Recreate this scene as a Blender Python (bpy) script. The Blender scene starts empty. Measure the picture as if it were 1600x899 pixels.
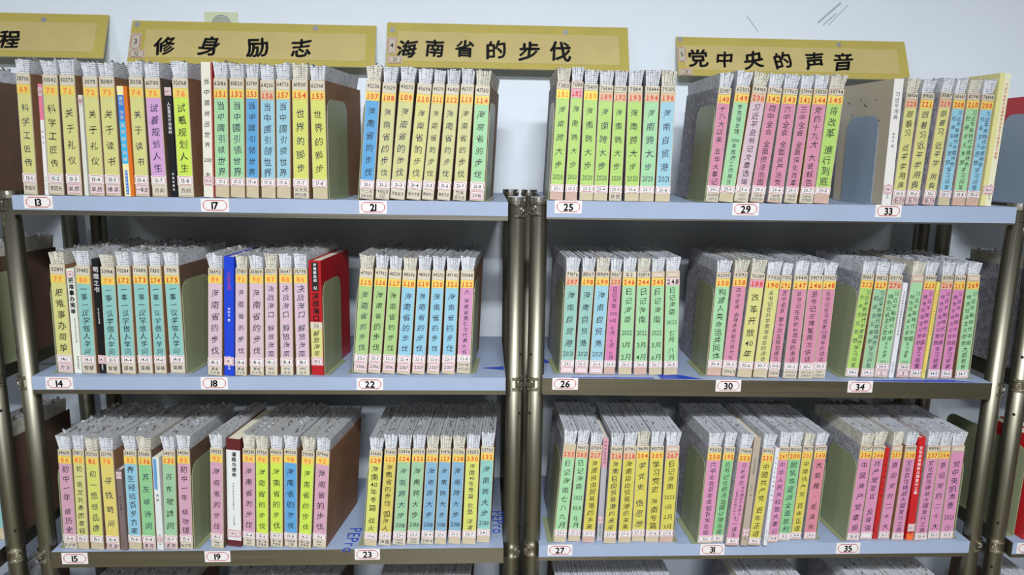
import bpy, math, random, re
from mathutils import Matrix, Vector

# ------------------------------------------------------------------ camera, world, lights, exposure
SC = bpy.context.scene
COL = SC.collection
F_PX = 1127.0
cam_d = bpy.data.cameras.new('camera')
cam_d.sensor_fit = 'HORIZONTAL'; cam_d.sensor_width = 36.0
cam_d.lens = 36.0 * F_PX / 1600.0
cam_d.clip_start = 0.05
cam = bpy.data.objects.new('camera', cam_d); COL.objects.link(cam)
cam.matrix_world = Matrix.Translation((-0.0594, -1.6, 1.6011)) @ Matrix.Rotation(-0.04294, 4, 'Z') @ Matrix.Rotation(math.pi / 2 - 0.18240, 4, 'X') @ Matrix.Rotation(0.01484, 4, 'Z')
SC.camera = cam

world = bpy.data.worlds.new('world'); SC.world = world; world.use_nodes = True
world.node_tree.nodes['Background'].inputs[0].default_value = (0.75, 0.82, 0.9, 1)
world.node_tree.nodes['Background'].inputs[1].default_value = 0.3

def ceiling_light(x, y, sx, sy, power, col=(0.93, 0.97, 1.0)):
    l = bpy.data.lights.new('ceiling_lamp', 'AREA'); l.shape = 'RECTANGLE'; l.size = sx; l.size_y = sy
    l.energy = power; l.color = col
    o = bpy.data.objects.new('ceiling_lamp', l); COL.objects.link(o); o.location = (x, y, 2.86)
    return o
ceiling_light(0.0, -2.25, 1.0, 0.25, 92)
ceiling_light(-0.1, -4.2, 1.2, 0.3, 84)
ceiling_light(-2.5, -2.6, 1.0, 0.25, 30)
ceiling_light(2.5, -2.6, 1.0, 0.25, 22)

vs = SC.view_settings
SC.display_settings.display_device = 'sRGB'
vs.view_transform = 'Standard'; vs.look = 'None'; vs.gamma = 1.0; vs.use_curve_mapping = False
vs.exposure = 0.94

R = random.Random(7)
WALL_Y = 0.46

# ------------------------------------------------------------------ materials
def lin(c):
    return tuple(((v / 255) / 12.92 if v <= 10 else (((v / 255) + 0.055) / 1.055) ** 2.4) for v in c)
MATS = {}
PRINTS = ('strip_', 'kraft', 'sticker', 'tape_', 'cover_', 'side_', 'frame_red', 'bluepart', 'cyanpart', 'creampart', 'pinkpart', 'pinkgrey', 'orangepart')
def mat(name, rgb, rough=0.6, metal=0.0, noise=0.0, nscale=40.0, bump=0.0, coat=0.0, spec=0.5):
    if name in MATS: return MATS[name]
    m = bpy.data.materials.new(name); m.use_nodes = True; MATS[name] = m
    nt = m.node_tree; b = nt.nodes['Principled BSDF']; c = lin(rgb)
    if name.startswith(PRINTS): c = tuple(v * 0.81 for v in c)   # colours above were read off a lit spine
    b.inputs['Base Color'].default_value = (*c, 1); b.inputs['Roughness'].default_value = rough
    b.inputs['Metallic'].default_value = metal; b.inputs['Coat Weight'].default_value = coat
    b.inputs['Coat Roughness'].default_value = 0.15
    b.inputs['Specular IOR Level'].default_value = spec
    if noise or bump:
        tc = nt.nodes.new('ShaderNodeTexCoord'); n = nt.nodes.new('ShaderNodeTexNoise')
        n.inputs['Scale'].default_value = nscale; n.inputs['Detail'].default_value = 4
        nt.links.new(tc.outputs['Object'], n.inputs['Vector'])
        if noise:
            r = nt.nodes.new('ShaderNodeValToRGB')
            r.color_ramp.elements[0].position = 0.3; r.color_ramp.elements[1].position = 0.7
            r.color_ramp.elements[0].color = (*[v * (1 - noise) for v in c], 1)
            r.color_ramp.elements[1].color = (*[min(1, v * (1 + noise * 0.6)) for v in c], 1)
            nt.links.new(n.outputs['Fac'], r.inputs['Fac']); nt.links.new(r.outputs['Color'], b.inputs['Base Color'])
        if bump:
            bp = nt.nodes.new('ShaderNodeBump'); bp.inputs['Strength'].default_value = bump; bp.inputs['Distance'].default_value = 0.002
            nt.links.new(n.outputs['Fac'], bp.inputs['Height']); nt.links.new(bp.outputs['Normal'], b.inputs['Normal'])
    return m

def newsprint(name, base, ink, pitch=0.0034, density=0.5, vertical=False):
    """paper covered in fine printed rows"""
    m = bpy.data.materials.new(name); m.use_nodes = True; MATS[name] = m
    nt = m.node_tree; N = nt.nodes.new; L = nt.links.new
    b = nt.nodes['Principled BSDF']; b.inputs['Roughness'].default_value = 0.8
    tc = N('ShaderNodeTexCoord'); sp = N('ShaderNodeSeparateXYZ'); L(tc.outputs['Object'], sp.inputs[0])
    def mth(op, a, bb):
        n = N('ShaderNodeMath'); n.operation = op
        for i, v in enumerate((a, bb)):
            if hasattr(v, 'links'): L(v, n.inputs[i])
            else: n.inputs[i].default_value = v
        return n.outputs[0]
    axis = sp.outputs['Y'] if vertical else sp.outputs['Z']
    fr = mth('FRACT', mth('DIVIDE', axis, pitch), 0.0)
    row = mth('LESS_THAN', fr, 0.42)
    n1 = N('ShaderNodeTexNoise'); n1.inputs['Scale'].default_value = 420; n1.inputs['Detail'].default_value = 1
    mp = N('ShaderNodeMapping'); L(tc.outputs['Object'], mp.inputs[0]); L(mp.outputs[0], n1.inputs['Vector'])
    mp.inputs['Scale'].default_value = (1, 1, 1)
    ch = mth('GREATER_THAN', n1.outputs['Fac'], 1 - density)
    n2 = N('ShaderNodeTexNoise'); n2.inputs['Scale'].default_value = 60; n2.inputs['Detail'].default_value = 2
    L(tc.outputs['Object'], n2.inputs['Vector'])
    blk = mth('GREATER_THAN', n2.outputs['Fac'], 0.46)
    f = mth('MULTIPLY', mth('MULTIPLY', row, ch), blk)
    n3 = N('ShaderNodeTexNoise'); n3.inputs['Scale'].default_value = 18; L(tc.outputs['Object'], n3.inputs['Vector'])
    mx0 = N('ShaderNodeMix'); mx0.data_type = 'RGBA'; L(n3.outputs['Fac'], mx0.inputs[0])
    bc = lin(base)
    mx0.inputs[6].default_value = (*[v * 0.8 for v in bc], 1); mx0.inputs[7].default_value = (*[min(1, v * 1.12) for v in bc], 1)
    mx = N('ShaderNodeMix'); mx.data_type = 'RGBA'; L(f, mx.inputs[0])
    L(mx0.outputs[2], mx.inputs[6]); mx.inputs[7].default_value = (*lin(ink), 1)
    L(mx.outputs[2], b.inputs['Base Color'])
    return m

def brushed(name, rgb, rough, vertical=True, metal=1.0):
    m = bpy.data.materials.new(name); m.use_nodes = True; MATS[name] = m
    nt = m.node_tree; N = nt.nodes.new; L = nt.links.new; b = nt.nodes['Principled BSDF']
    b.inputs['Metallic'].default_value = metal
    c = lin(rgb)
    tc = N('ShaderNodeTexCoord'); mp = N('ShaderNodeMapping'); L(tc.outputs['Object'], mp.inputs[0])
    mp.inputs['Scale'].default_value = (160, 160, 2) if vertical else (2, 160, 160)
    n = N('ShaderNodeTexNoise'); n.inputs['Scale'].default_value = 1.0; n.inputs['Detail'].default_value = 3
    L(mp.outputs[0], n.inputs['Vector'])
    mr = N('ShaderNodeMapRange'); L(n.outputs['Fac'], mr.inputs[0]); mr.inputs[3].default_value = rough * 0.7; mr.inputs[4].default_value = rough * 1.4
    L(mr.outputs[0], b.inputs['Roughness'])
    r = N('ShaderNodeValToRGB'); r.color_ramp.elements[0].color = (*[v * 0.85 for v in c], 1); r.color_ramp.elements[1].color = (*[min(1, v * 1.1) for v in c], 1)
    L(n.outputs['Fac'], r.inputs[0]); L(r.outputs[0], b.inputs['Base Color'])
    return m

brushed('post_steel', (136, 132, 118), 0.42)
brushed('lip_steel', (160, 156, 144), 0.32, vertical=False)
mat('clamp_steel', (205, 203, 196), 0.22, 1.0)
mat('dark_hole', (10, 10, 10), 0.9)
mat('film', (142, 155, 180), 0.5, noise=0.06, nscale=6, bump=0.05)
mat('film_print', (34, 62, 168), 0.5)
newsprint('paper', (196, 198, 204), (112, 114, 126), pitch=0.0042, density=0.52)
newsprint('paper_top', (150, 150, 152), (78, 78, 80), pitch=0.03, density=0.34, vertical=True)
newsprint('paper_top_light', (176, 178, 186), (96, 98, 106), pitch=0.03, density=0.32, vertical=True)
newsprint('paper_warm', (196, 192, 180), (116, 110, 100), pitch=0.0042, density=0.52)
newsprint('paper_flap', (150, 146, 140), (40, 38, 38), density=0.6)
newsprint('printed_sheet', (150, 150, 158), (48, 48, 60), pitch=0.006, density=0.55, vertical=True)
mat('cardboard', (124, 88, 62), 0.7, noise=0.15, nscale=25)
mat('cardboard_dark', (92, 70, 56), 0.7, noise=0.15, nscale=25)
mat('kraft', (194, 180, 150), 0.55, noise=0.06, nscale=60)
mat('kraft_pink', (196, 164, 148), 0.55, noise=0.06, nscale=60)
mat('sticker', (228, 222, 222), 0.5)
mat('sticker_pink', (222, 202, 204), 0.5)
mat('sticker_kraft', (206, 196, 178), 0.55)
mat('frame_red', (188, 92, 98), 0.5)
mat('ink', (30, 30, 32), 0.5)
mat('ink_blue', (26, 30, 66), 0.5)
mat('ink_grey', (80, 80, 84), 0.5)
mat('ink_white', (235, 235, 235), 0.5)
mat('ink_red', (188, 52, 40), 0.5)
mat('ink_orange', (214, 112, 52), 0.5)
mat('tape_yellow', (228, 198, 98), 0.4)
mat('tape_bright', (226, 214, 70), 0.4)
mat('tape_pale', (210, 176, 144), 0.45)
mat('tape_pink', (214, 152, 168), 0.4)
mat('bookend_green', (132, 138, 108), 0.38)
mat('bookend_blue', (128, 142, 158), 0.35)
mat('wall_paint', (222, 230, 240), 0.75, noise=0.02, nscale=3, bump=0.08)
mat('floor_tile', (104, 96, 76), 0.35, noise=0.06, nscale=4)
mat('ceiling_paint', (120, 118, 112), 0.9)
mat('room_paint', (78, 74, 66), 0.8)
mat('tile_joint', (150, 165, 150), 0.8)
mat('poster_board', (196, 178, 120), 0.3, noise=0.06, nscale=14, coat=0.35)
mat('poster_tape', (186, 170, 92), 0.25, noise=0.06, nscale=9, coat=0.5)
mat('stud', (190, 192, 196), 0.4, 0.6)
mat('plaque', (200, 208, 176), 0.5)
mat('plaque_print', (120, 128, 140), 0.6)
mat('scuff', (170, 178, 190), 0.8)

COLR = {  # spine strip colours
 'Y': (205, 202, 130), 'M': (200, 198, 140), 'L': (196, 220, 84), 'U': (205, 208, 108), 'G': (158, 205, 158), 'T': (138, 190, 186),
 'S': (142, 192, 214), 'B': (92, 158, 208), 'Z': (150, 194, 210), 'P': (204, 136, 162), 'R': (206, 180, 194), 'V': (202, 156, 202),
 'K': (170, 204, 108), 'A': (215, 199, 112), 'K2': (162, 194, 128), 'V2': (202, 144, 182), 'T2': (146, 190, 180), 'P2': (206, 124, 170),
 'G2': (152, 192, 154), 'V3': (206, 130, 178), 'R2': (202, 156, 178), 'G3': (138, 194, 140), 'M2': (206, 192, 98), 'S2': (128, 170, 198),
 'Y2': (206, 196, 90), 'P3': (206, 140, 176), 'P4': (206, 132, 148)}
CWORD = {'Y': 'pale yellow', 'M': 'mustard yellow', 'L': 'fluorescent lime', 'U': 'yellow-green', 'G': 'mint green', 'T': 'teal', 'S': 'sky blue',
 'B': 'bright blue', 'Z': 'pale blue', 'P': 'pink', 'R': 'pale pink', 'V': 'lilac', 'K': 'grass green', 'A': 'amber yellow', 'K2': 'leaf green',
 'V2': 'mauve pink', 'T2': 'pale teal', 'P2': 'hot pink', 'G2': 'soft green', 'V3': 'magenta pink', 'R2': 'dusty pink', 'G3': 'green',
 'M2': 'golden yellow', 'S2': 'light blue', 'Y2': 'yellow', 'P3': 'candy pink', 'P4': 'salmon pink'}
for k, v in COLR.items(): mat('strip_' + k, v, 0.42, noise=0.03, nscale=30)

# ------------------------------------------------------------------ mesh helpers
class MB:
    def __init__(s): s.v = []; s.f = []; s.m = []; s.mats = []
    def slot(s, name):
        if name not in s.mats: s.mats.append(name)
        return s.mats.index(name)
    def add(s, vs, fs, m):
        k = s.slot(m); n = len(s.v); s.v += [tuple(v) for v in vs]
        s.f += [tuple(i + n for i in f) for f in fs]; s.m += [k] * len(fs)
    def box(s, x0, x1, y0, y1, z0, z1, m):
        s.add([(x0, y0, z0), (x1, y0, z0), (x1, y1, z0), (x0, y1, z0), (x0, y0, z1), (x1, y0, z1), (x1, y1, z1), (x0, y1, z1)],
              [(0, 3, 2, 1), (4, 5, 6, 7), (0, 1, 5, 4), (1, 2, 6, 5), (2, 3, 7, 6), (3, 0, 4, 7)], m)
    def hexa(s, p, m):
        s.add(p, [(0, 3, 2, 1), (4, 5, 6, 7), (0, 1, 5, 4), (1, 2, 6, 5), (2, 3, 7, 6), (3, 0, 4, 7)], m)
    def cyl(s, x, y, z0, z1, r, m, n=20, r1=None):
        r1 = r if r1 is None else r1
        a = [2 * math.pi * i / n for i in range(n)]
        vs = [(x + r * math.cos(t), y + r * math.sin(t), z0) for t in a] + [(x + r1 * math.cos(t), y + r1 * math.sin(t), z1) for t in a]
        fs = [(i, (i + 1) % n, n + (i + 1) % n, n + i) for i in range(n)] + [tuple(range(n - 1, -1, -1)), tuple(range(n, 2 * n))]
        s.add(vs, fs, m)
    def disc(s, c, ax, r, h, m, n=12):
        """short cylinder at c along unit axis ax"""
        q = Vector(ax).to_track_quat('Z', 'Y'); c = Vector(c)
        vs = []
        for z in (0, h):
            for i in range(n):
                t = 2 * math.pi * i / n; vs.append(c + q @ Vector((r * math.cos(t), r * math.sin(t), z)))
        s.add(vs, [(i, (i + 1) % n, n + (i + 1) % n, n + i) for i in range(n)] + [tuple(range(n - 1, -1, -1)), tuple(range(n, 2 * n))], m)
    def prism(s, pts, y0, y1, m):
        """outline in x,z extruded along y"""
        n = len(pts)
        vs = [(x, y0, z) for x, z in pts] + [(x, y1, z) for x, z in pts]
        s.add(vs, [tuple(range(n)), tuple(range(2 * n - 1, n - 1, -1))] + [(i, n + i, n + (i + 1) % n, (i + 1) % n) for i in range(n)], m)
    def ring(s, x0, x1, z0, z1, t, r, y, m):
        """thin printed frame with cut corners, on the plane y"""
        def ol(e):
            a, b, c, d = x0 + e, x1 - e, z0 + e, z1 - e; q = max(r - e, t)
            return [(a + q, c), (b - q, c), (b, c + q), (b, d - q), (b - q, d), (a + q, d), (a, d - q), (a, c + q)]
        o, i = ol(0), ol(t)
        s.add([(p[0], y, p[1]) for p in o + i], [(k, (k + 1) % 8, 8 + (k + 1) % 8, 8 + k) for k in range(8)], m)
    def build(s, name, parent=None, smooth=False):
        me = bpy.data.meshes.new(name); me.from_pydata(s.v, [], s.f)
        for k in s.mats: me.materials.append(MATS[k])
        me.polygons.foreach_set('material_index', s.m)
        if smooth:
            me.polygons.foreach_set('use_smooth', [len(f) == 4 for f in s.f])
        me.update()
        o = bpy.data.objects.new(name, me); COL.objects.link(o)
        if parent: o.parent = parent
        return o

def thing(name, label, cat, loc=(0, 0, 0), rot=(0, 0, 0), group=None):
    o = bpy.data.objects.new(name, None); COL.objects.link(o); o.empty_display_size = 0.05
    o.location = loc; o.rotation_euler = rot
    o['label'] = label; o['category'] = cat
    if group: o['group'] = group
    return o
def struct(o): o['kind'] = 'structure'; return o
def stuff(o): o['kind'] = 'stuff'; return o

# ------------------------------------------------------------------ lettering
GL = {}
def preload(chars, res=2, off=0.0, key=0):
    chars = [c for c in sorted(set(chars)) if (c, key) not in GL and c.strip()]
    obs = []
    for c in chars:
        cu = bpy.data.curves.new('g', 'FONT'); cu.body = c; cu.resolution_u = res; cu.size = 1.0; cu.offset = off
        o = bpy.data.objects.new('g', cu); COL.objects.link(o); obs.append((c, o, cu))
    bpy.context.view_layer.update()
    dg = bpy.context.evaluated_depsgraph_get()
    for c, o, cu in obs:
        e = o.evaluated_get(dg); me = e.to_mesh()
        vs = [(v.co.x, v.co.y) for v in me.vertices]; fs = [tuple(p.vertices) for p in me.polygons]
        e.to_mesh_clear()
        if not vs: GL[(c, key)] = None; continue
        xs = [v[0] for v in vs]; ys = [v[1] for v in vs]
        cx = (min(xs) + max(xs)) / 2; cy = (min(ys) + max(ys)) / 2
        s = 1.0
        cjk = ord(c) > 0x2E00
        ref_y = cy if (cjk or c in '-=+|·①') else 0.36
        if c in '-=+·': ref_y = 0.36
        GL[(c, key)] = ([((x - cx), (y - ref_y)) for x, y in vs], fs, max(xs) - min(xs))
    for c, o, cu in obs:
        bpy.data.objects.remove(o); bpy.data.curves.remove(cu)

def glyph(mb, c, x, z, size, y, m, key=0, wob=1.0, sx=1.0):
    g = GL.get((c, key))
    if not g: return
    a = R.uniform(-0.10, 0.10) * wob; sh = R.uniform(-0.10, 0.16) * wob; k = 1 + R.uniform(-0.08, 0.08) * wob
    ph = R.uniform(0, 6.28); am = 0.035 * wob; ph2 = R.uniform(0, 6.28)
    ca, sa = math.cos(a), math.sin(a); out = []
    for u, v in g[0]:
        u2 = u + am * math.sin(5.5 * v + ph) + sh * v; v2 = v + am * math.sin(5.0 * u + ph2) + 0.10 * wob * u
        uu = ca * u2 - sa * v2; vv = sa * u2 + ca * v2
        out.append((x + uu * size * k * sx, y, z + vv * size * k))
    if key == 2:      # brush or bold print: the same stroke laid down several times
        for dx, dz in ((0.03, 0.0), (-0.03, 0.0), (0.0, 0.03), (0.0, -0.03), (0.02, 0.02), (-0.02, -0.02)):
            mb.add([(p[0] + dx * size, p[1] - 0.00002, p[2] + dz * size) for p in out], g[1], m)
    mb.add(out, g[1], m)
    if key == 1 and c == '1':
        q = size * 0.36; h = size * 0.075
        mb.add([(x - q * 0.75 * sx, y, z - q), (x + q * 0.75 * sx, y, z - q), (x + q * 0.75 * sx, y, z - q + h), (x - q * 0.75 * sx, y, z - q + h)], [(0, 1, 2, 3)], m)

def htext(mb, s, x, z, maxw, h, y, m, key=0, wob=0.5, track=1.12):
    """one horizontal line centred on x, z with cap height about h"""
    size = h / 0.74
    adv = []
    for c in s:
        g = GL.get((c, key)); adv.append(max(0.62 if key == 1 else 0, g[2] * (track + (0.12 if key == 1 else 0)) + 0.06) if g else 0.3)
    tot = sum(adv) * size; sx = min(1.0, maxw / tot) if tot else 1
    if sx < 0.62: size *= sx / 0.62; sx = 0.62
    cur = x - sum(adv) * size * sx / 2
    for c, a in zip(s, adv):
        w = a * size * sx
        if c != ' ': glyph(mb, c, cur + w / 2, z, size, y, m, key, wob, sx)
        cur += w

def vtokens(s):
    return re.findall(r'[0-9.]{2,}|[0-9]月|.', s)

def vtext(mb, s, x, zt, zb, w, y, m, key=0, wob=1.0, fill=0.92):
    tk = vtokens(s); wt = []
    for t in tk: wt.append(0.55 if t == ' ' else (0.8 if t[0].isdigit() else 1.0))
    step = (zt - zb) / sum(wt); size = min(w, step * 0.98); cur = zt
    for t, q in zip(tk, wt):
        c = cur - step * q / 2; cur -= step * q
        if t == ' ': continue
        if len(t) > 1 or t.isdigit(): htext(mb, t, x, c, w * 1.25, min(size * 0.62, step * q * 0.7), y, m, key, 0.5)
        elif t == '一': glyph(mb, t, x, c, size * fill, y, m, key, wob)
        else: glyph(mb, t, x + R.uniform(-0.04, 0.04) * w * wob, c, size * fill, y, m, key, wob)

# ------------------------------------------------------------------ data: [kind, colour, x, y, z, width, height, lean, number, tape, serial, title, place, note]
SECTIONS = {
13: dict(unit='L', row=1, yaw=6, lf=(0.82, 0.9, 0.985), books=[
  ['v', 'Y', -1.0489, 0.012, 1.4995, 0.0298, 0.2535, 0.0396, '69', 'y', '28706', '科学工匠传', '13-1', '李晓玲'],
  ['b', 'pinkwhite', -1.0051, 0.012, 1.4994, 0.008, 0.2333, 0.0363, '20', '', '', '李列传', '', ''],
  ['v', 'Y', -0.9954, 0.012, 1.4994, 0.0325, 0.2517, 0.0402, '70', 'y', '30042', '科学工匠传', '13-2', '李四光'],
  ['v', 'Y', -0.9576, 0.012, 1.4993, 0.0326, 0.2523, 0.0291, '71', 'y', '30370', '关于礼仪', '13-3', '#氣质'],
  ['b', 'pale', -0.9211, 0.012, 1.4992, 0.0088, 0.2121, 0.0244, '31', '', '', '', '', ''],
  ['v', 'Y', -0.9093, 0.012, 1.4992, 0.032, 0.2495, 0.024, '72', 'y', '30711', '关于礼仪', '13-4', '#氣质'],
  ['v', 'Y', -0.8752, 0.012, 1.4992, 0.0328, 0.2502, 0.0235, '73', 'y', '31089', '关于读书', '13-5', '#播读'],
  ['b', 'bluebook', -0.8359, 0.012, 1.4991, 0.022, 0.2319, 0.0058, '', '', '', '高效学习法高效读书法则', '', ''],
  ['v', 'Y', -0.8121, 0.012, 1.499, 0.03, 0.2514, 0.0163, '74', 'y', '31358', '关于读书', '13-6', '#一嗓读'],
  ['v', 'V', -0.7765, 0.012, 1.4989, 0.033, 0.2502, 0.0041, '75', 'y', '61700', '试着规划人生', '13-7', '方向'],
  ['b', 'black', -0.7369, 0.012, 1.4989, 0.0143, 0.2396, 0.0074, '10', '', '', '人生是设计出来的', '', ''],
  ['v', 'L', -0.7209, 0.012, 1.4988, 0.034, 0.2514, 0.0125, '76', 'y', '32068', '试着规划人生', '13-8', '方向'],
]),
17: dict(unit='L', row=1, yaw=9, lf=(0.83, 0.9, 0.99), books=[
  ['b', 'whitered', -0.6668, 0.012, 1.4987, 0.0232, 0.2842, 0.0413, '', '', '', '当中國统治世界 2010 去', '17-2', ''],
  ['v', 'G', -0.6417, 0.012, 1.4987, 0.0307, 0.2515, 0.0433, '151', 'o', '62186', '当中國引领世界', '17-1', ''],
  ['v', 'G', -0.609, 0.012, 1.4986, 0.0319, 0.2522, 0.0472, '152', 'o', '61820', '当中國引领世界', '17-3', ''],
  ['v', 'B', -0.575, 0.012, 1.4985, 0.0273, 0.2529, 0.048, '153', 'o', '63789', '当中國引领世界', '17-4', ''],
  ['v', 'Z', -0.5423, 0.012, 1.4985, 0.0313, 0.2496, 0.0367, '156', 'r', '64256', '当中國引领世界', '17-5', ''],
  ['v', 'Z', -0.509, 0.012, 1.4984, 0.0305, 0.2522, 0.0375, '157', 'y', '64776', '当中國引领世界', '17-6', ''],
  ['v', 'U', -0.4728, 0.012, 1.4983, 0.0345, 0.2528, 0.0257, '154', 'y', '61930', '世界的脚步', '17-7', '以大风|1952年'],
  ['v', 'U', -0.4306, 0.012, 1.4982, 0.0328, 0.2516, 0.0069, '155', 'y', '62366', '世界的脚步', '17-8', ''],
]),
21: dict(unit='L', row=1, yaw=6, lf=(0.835, 0.91, 0.99), books=[
  ['v', 'B', -0.3298, 0.012, 1.498, 0.031, 0.2531, 0.0852, '107', 'y', '42236', '海南省的步伐', '21-1', '十二五|2011-2015'],
  ['v', 'M', -0.2946, 0.012, 1.498, 0.0302, 0.2499, 0.0839, '108', 'y', '42629', '海南省的步伐', '21-2', '海南驻京|2记'],
  ['v', 'M', -0.2625, 0.012, 1.4979, 0.0319, 0.2523, 0.1031, '109', 'y', '43070', '海南省的步伐', '21-3', '海南经济'],
  ['v', 'Y', -0.2263, 0.012, 1.4978, 0.0306, 0.249, 0.1099, '110', 'y', '45694', '海南省的步伐', '21-4', '新大海南'],
  ['v', 'M', -0.1929, 0.012, 1.4977, 0.0257, 0.2496, 0.1077, '111', 'y', '46079', '海南省的步伐', '21-5', '聚焦海口'],
  ['v', 'M', -0.159, 0.012, 1.4977, 0.0282, 0.2489, 0.087, '112', 'y', '46421', '海南省的步伐', '21-6', '美丽五年'],
  ['v', 'M', -0.1242, 0.012, 1.4976, 0.0283, 0.2504, 0.0717, '113', 'y', '46757', '海南省的步伐', '21-7', '繁荣|经济会'],
  ['v', 'G', -0.0874, 0.012, 1.4975, 0.0316, 0.2484, 0.0491, '114', 'y', '47150', '海南省的步伐', '21-8', '#2016'],
]),
25: dict(unit='R', row=1, yaw=1, lf=(0.865, 0.93, 0.99), books=[
  ['v', 'K', 0.0909, 0.012, 1.502, 0.029, 0.254, 0.0394, '181', 'Y', '73821', '海南跨大步2020', '25-1', ''],
  ['v', 'K', 0.1253, 0.012, 1.5019, 0.0261, 0.2565, 0.0272, '182', 'p', '76188', '海南跨大步2020', '25-2', ''],
  ['v', 'K', 0.1576, 0.012, 1.5019, 0.03, 0.2519, 0.0119, '180', 'Y', '78409', '海南跨大步2020', '25-3', ''],
  ['v', 'K', 0.1892, 0.012, 1.5018, 0.0303, 0.2499, 0.0185, '189', 'r', '76666', '海南跨大步2020', '25-4', ''],
  ['v', 'K', 0.2238, 0.012, 1.5017, 0.0278, 0.2493, 0.0099, '192', 'r', '77738', '海南跨大步2020', '25-5', '扶贫'],
  ['v', 'K', 0.2592, 0.012, 1.5017, 0.0315, 0.2492, -0.01, '193', 'r', '78114', '海南跨大步2020', '25-6', ''],
  ['v', 'G', 0.2926, 0.012, 1.5016, 0.0318, 0.2499, 0.0057, '194', 'r', '78444', '海南跨大步2020', '25-7', ''],
  ['v', 'Z', 0.3282, 0.012, 1.5015, 0.0325, 0.2506, 0.0033, '196', 'r', '79305', '海南自贸港2021', '25-8', ''],
]),
29: dict(unit='R', row=1, yaw=-1, lf=(0.855, 0.92, 0.985), books=[
  ['v', 'P', 0.4427, 0.012, 1.5013, 0.0283, 0.2497, 0.0556, '140', 'y', '52987', '十八大以来 五年大事记', '29-1', '2012年11月|-2017.10'],
  ['v', 'G', 0.4727, 0.012, 1.5013, 0.0323, 0.2529, 0.0864, '149', 'o', '62303', '李克强总理 2019年政府工作报告', '29-5', ''],
  ['v', 'R', 0.5071, 0.012, 1.5012, 0.0321, 0.254, 0.0993, '236', 'r', '94919', '习近平总书记文章选编', '29-6', '2021.1|-2021.5'],
  ['v', 'P', 0.5443, 0.012, 1.5011, 0.0312, 0.2525, 0.0885, '142', 'y', '57966', '四中全会 全面依法治國', '29-3', '2014年|10月23日'],
  ['v', 'P', 0.5839, 0.012, 1.5011, 0.0329, 0.2515, 0.0665, '143', 'y', '57962', '六中全会 全面从严治党', '29-4', '2016年|10月27日'],
  ['v', 'P', 0.6225, 0.012, 1.501, 0.0286, 0.2514, 0.0611, '141', 'y', '57999', '三中全会 全面深化改革', '29-2', '2013年|11月12日'],
  ['v', 'P', 0.6571, 0.012, 1.5009, 0.0312, 0.2518, 0.0471, '144', 'y', '58530', '党的十九大 大会報告', '29-7', '2017年|10月18日'],
  ['v', 'K', 0.6899, 0.012, 1.5009, 0.0347, 0.2525, 0.05, '145', 'y', '58794', '将改革 進行到底', '29-8', ''],
]),
33: dict(unit='R', row=1, yaw=-4, lf=(0.865, 0.93, 0.99), books=[
  ['b', 'whitebeige', 0.8484, 0.012, 1.5006, 0.022, 0.2769, -0.0039, '', '', '', '习近平用典', '33-', ''],
  ['v', 'Y', 0.8721, 0.012, 1.5005, 0.0287, 0.2479, 0.0234, '220', 'r', '88504', '跟着习 近平学用典', '33-5', '#系列'],
  ['v', 'Y', 0.9032, 0.012, 1.5005, 0.0311, 0.2475, 0.0372, '221', 'o', '89101', '跟着习近平学用典', '33-6', '#系列'],
  ['v', 'Y', 0.9433, 0.012, 1.5004, 0.0283, 0.2497, 0.0522, '219', 'r', '85187', '跟着习 近平学 用典', '33-1', '#系列'],
  ['v', 'S', 0.9792, 0.012, 1.5003, 0.0279, 0.2481, 0.0327, '208', 'o', '80669', '习近平新時代中國特色|社会主义思想 学习问答', '33-7', ''],
  ['v', 'G', 1.0126, 0.012, 1.5003, 0.0304, 0.2486, 0.0202, '210', 'o', '82943', '习近平新時代中國特色|社会主义思想 学习问答', '33-8', ''],
  ['v', 'S', 1.0447, 0.012, 1.5002, 0.0294, 0.2473, 0.0247, '200', 'o', '78898', '习近平新時代中國特色|社会主义思想 学习问答', '33-4', ''],
  ['b', 'cream', 1.0788, 0.012, 1.5001, 0.0264, 0.2937, 0.024, '', '', '', '习近平新时代中国特色社会主义思想学习纲要', '33-3', ''],
]),
14: dict(unit='L', row=2, yaw=7, lf=(0.83, 0.905, 0.985), books=[
  ['v', 'Y', -1.0235, 0.0257, 1.0948, 0.0351, 0.2507, 0.0186, '77', 'y', '32891', '把难事办简单', '14-1', '#方法'],
  ['b', 'whitetext', -0.9859, 0.0232, 1.0947, 0.0173, 0.2415, 0.0152, '4', '', '', '把难事办简单', '', ''],
  ['v', 'T', -0.967, 0.0216, 1.0947, 0.0324, 0.2493, 0.0276, '80', 'y', '33482', '一事一议学做人学问', '14-3', '智慧'],
  ['b', 'black', -0.9303, 0.0227, 1.0947, 0.0162, 0.2637, 0.019, '', '', '', '明理之书', '14-', ''],
  ['v', 'T', -0.9127, 0.0193, 1.0946, 0.032, 0.2472, 0.0298, '79', 'y', '33914', '一事一议学做人学问', '21-2', '智慧'],
  ['v', 'T', -0.8776, 0.0195, 1.0946, 0.0317, 0.2496, 0.0265, '172', 'o', '70284', '一事一议学做人学问', '14-4', '谋略'],
  ['v', 'T', -0.8423, 0.0224, 1.0946, 0.0333, 0.2504, 0.0223, '173', 'o', '70688', '一事一议学做人学问', '14-5', '谋略'],
  ['v', 'T', -0.8057, 0.0226, 1.0945, 0.0273, 0.2498, 0.0181, '174', 'o', '71130', '一事一议学做人学问', '14-6', '谋略'],
  ['v', 'T', -0.7721, 0.0273, 1.0945, 0.0346, 0.2502, 0.0054, '175', 'o', '71591', '一事一议学做人学问', '14-8', '谋略'],
]),
18: dict(unit='L', row=2, yaw=7, lf=(0.835, 0.915, 0.99), books=[
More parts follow.
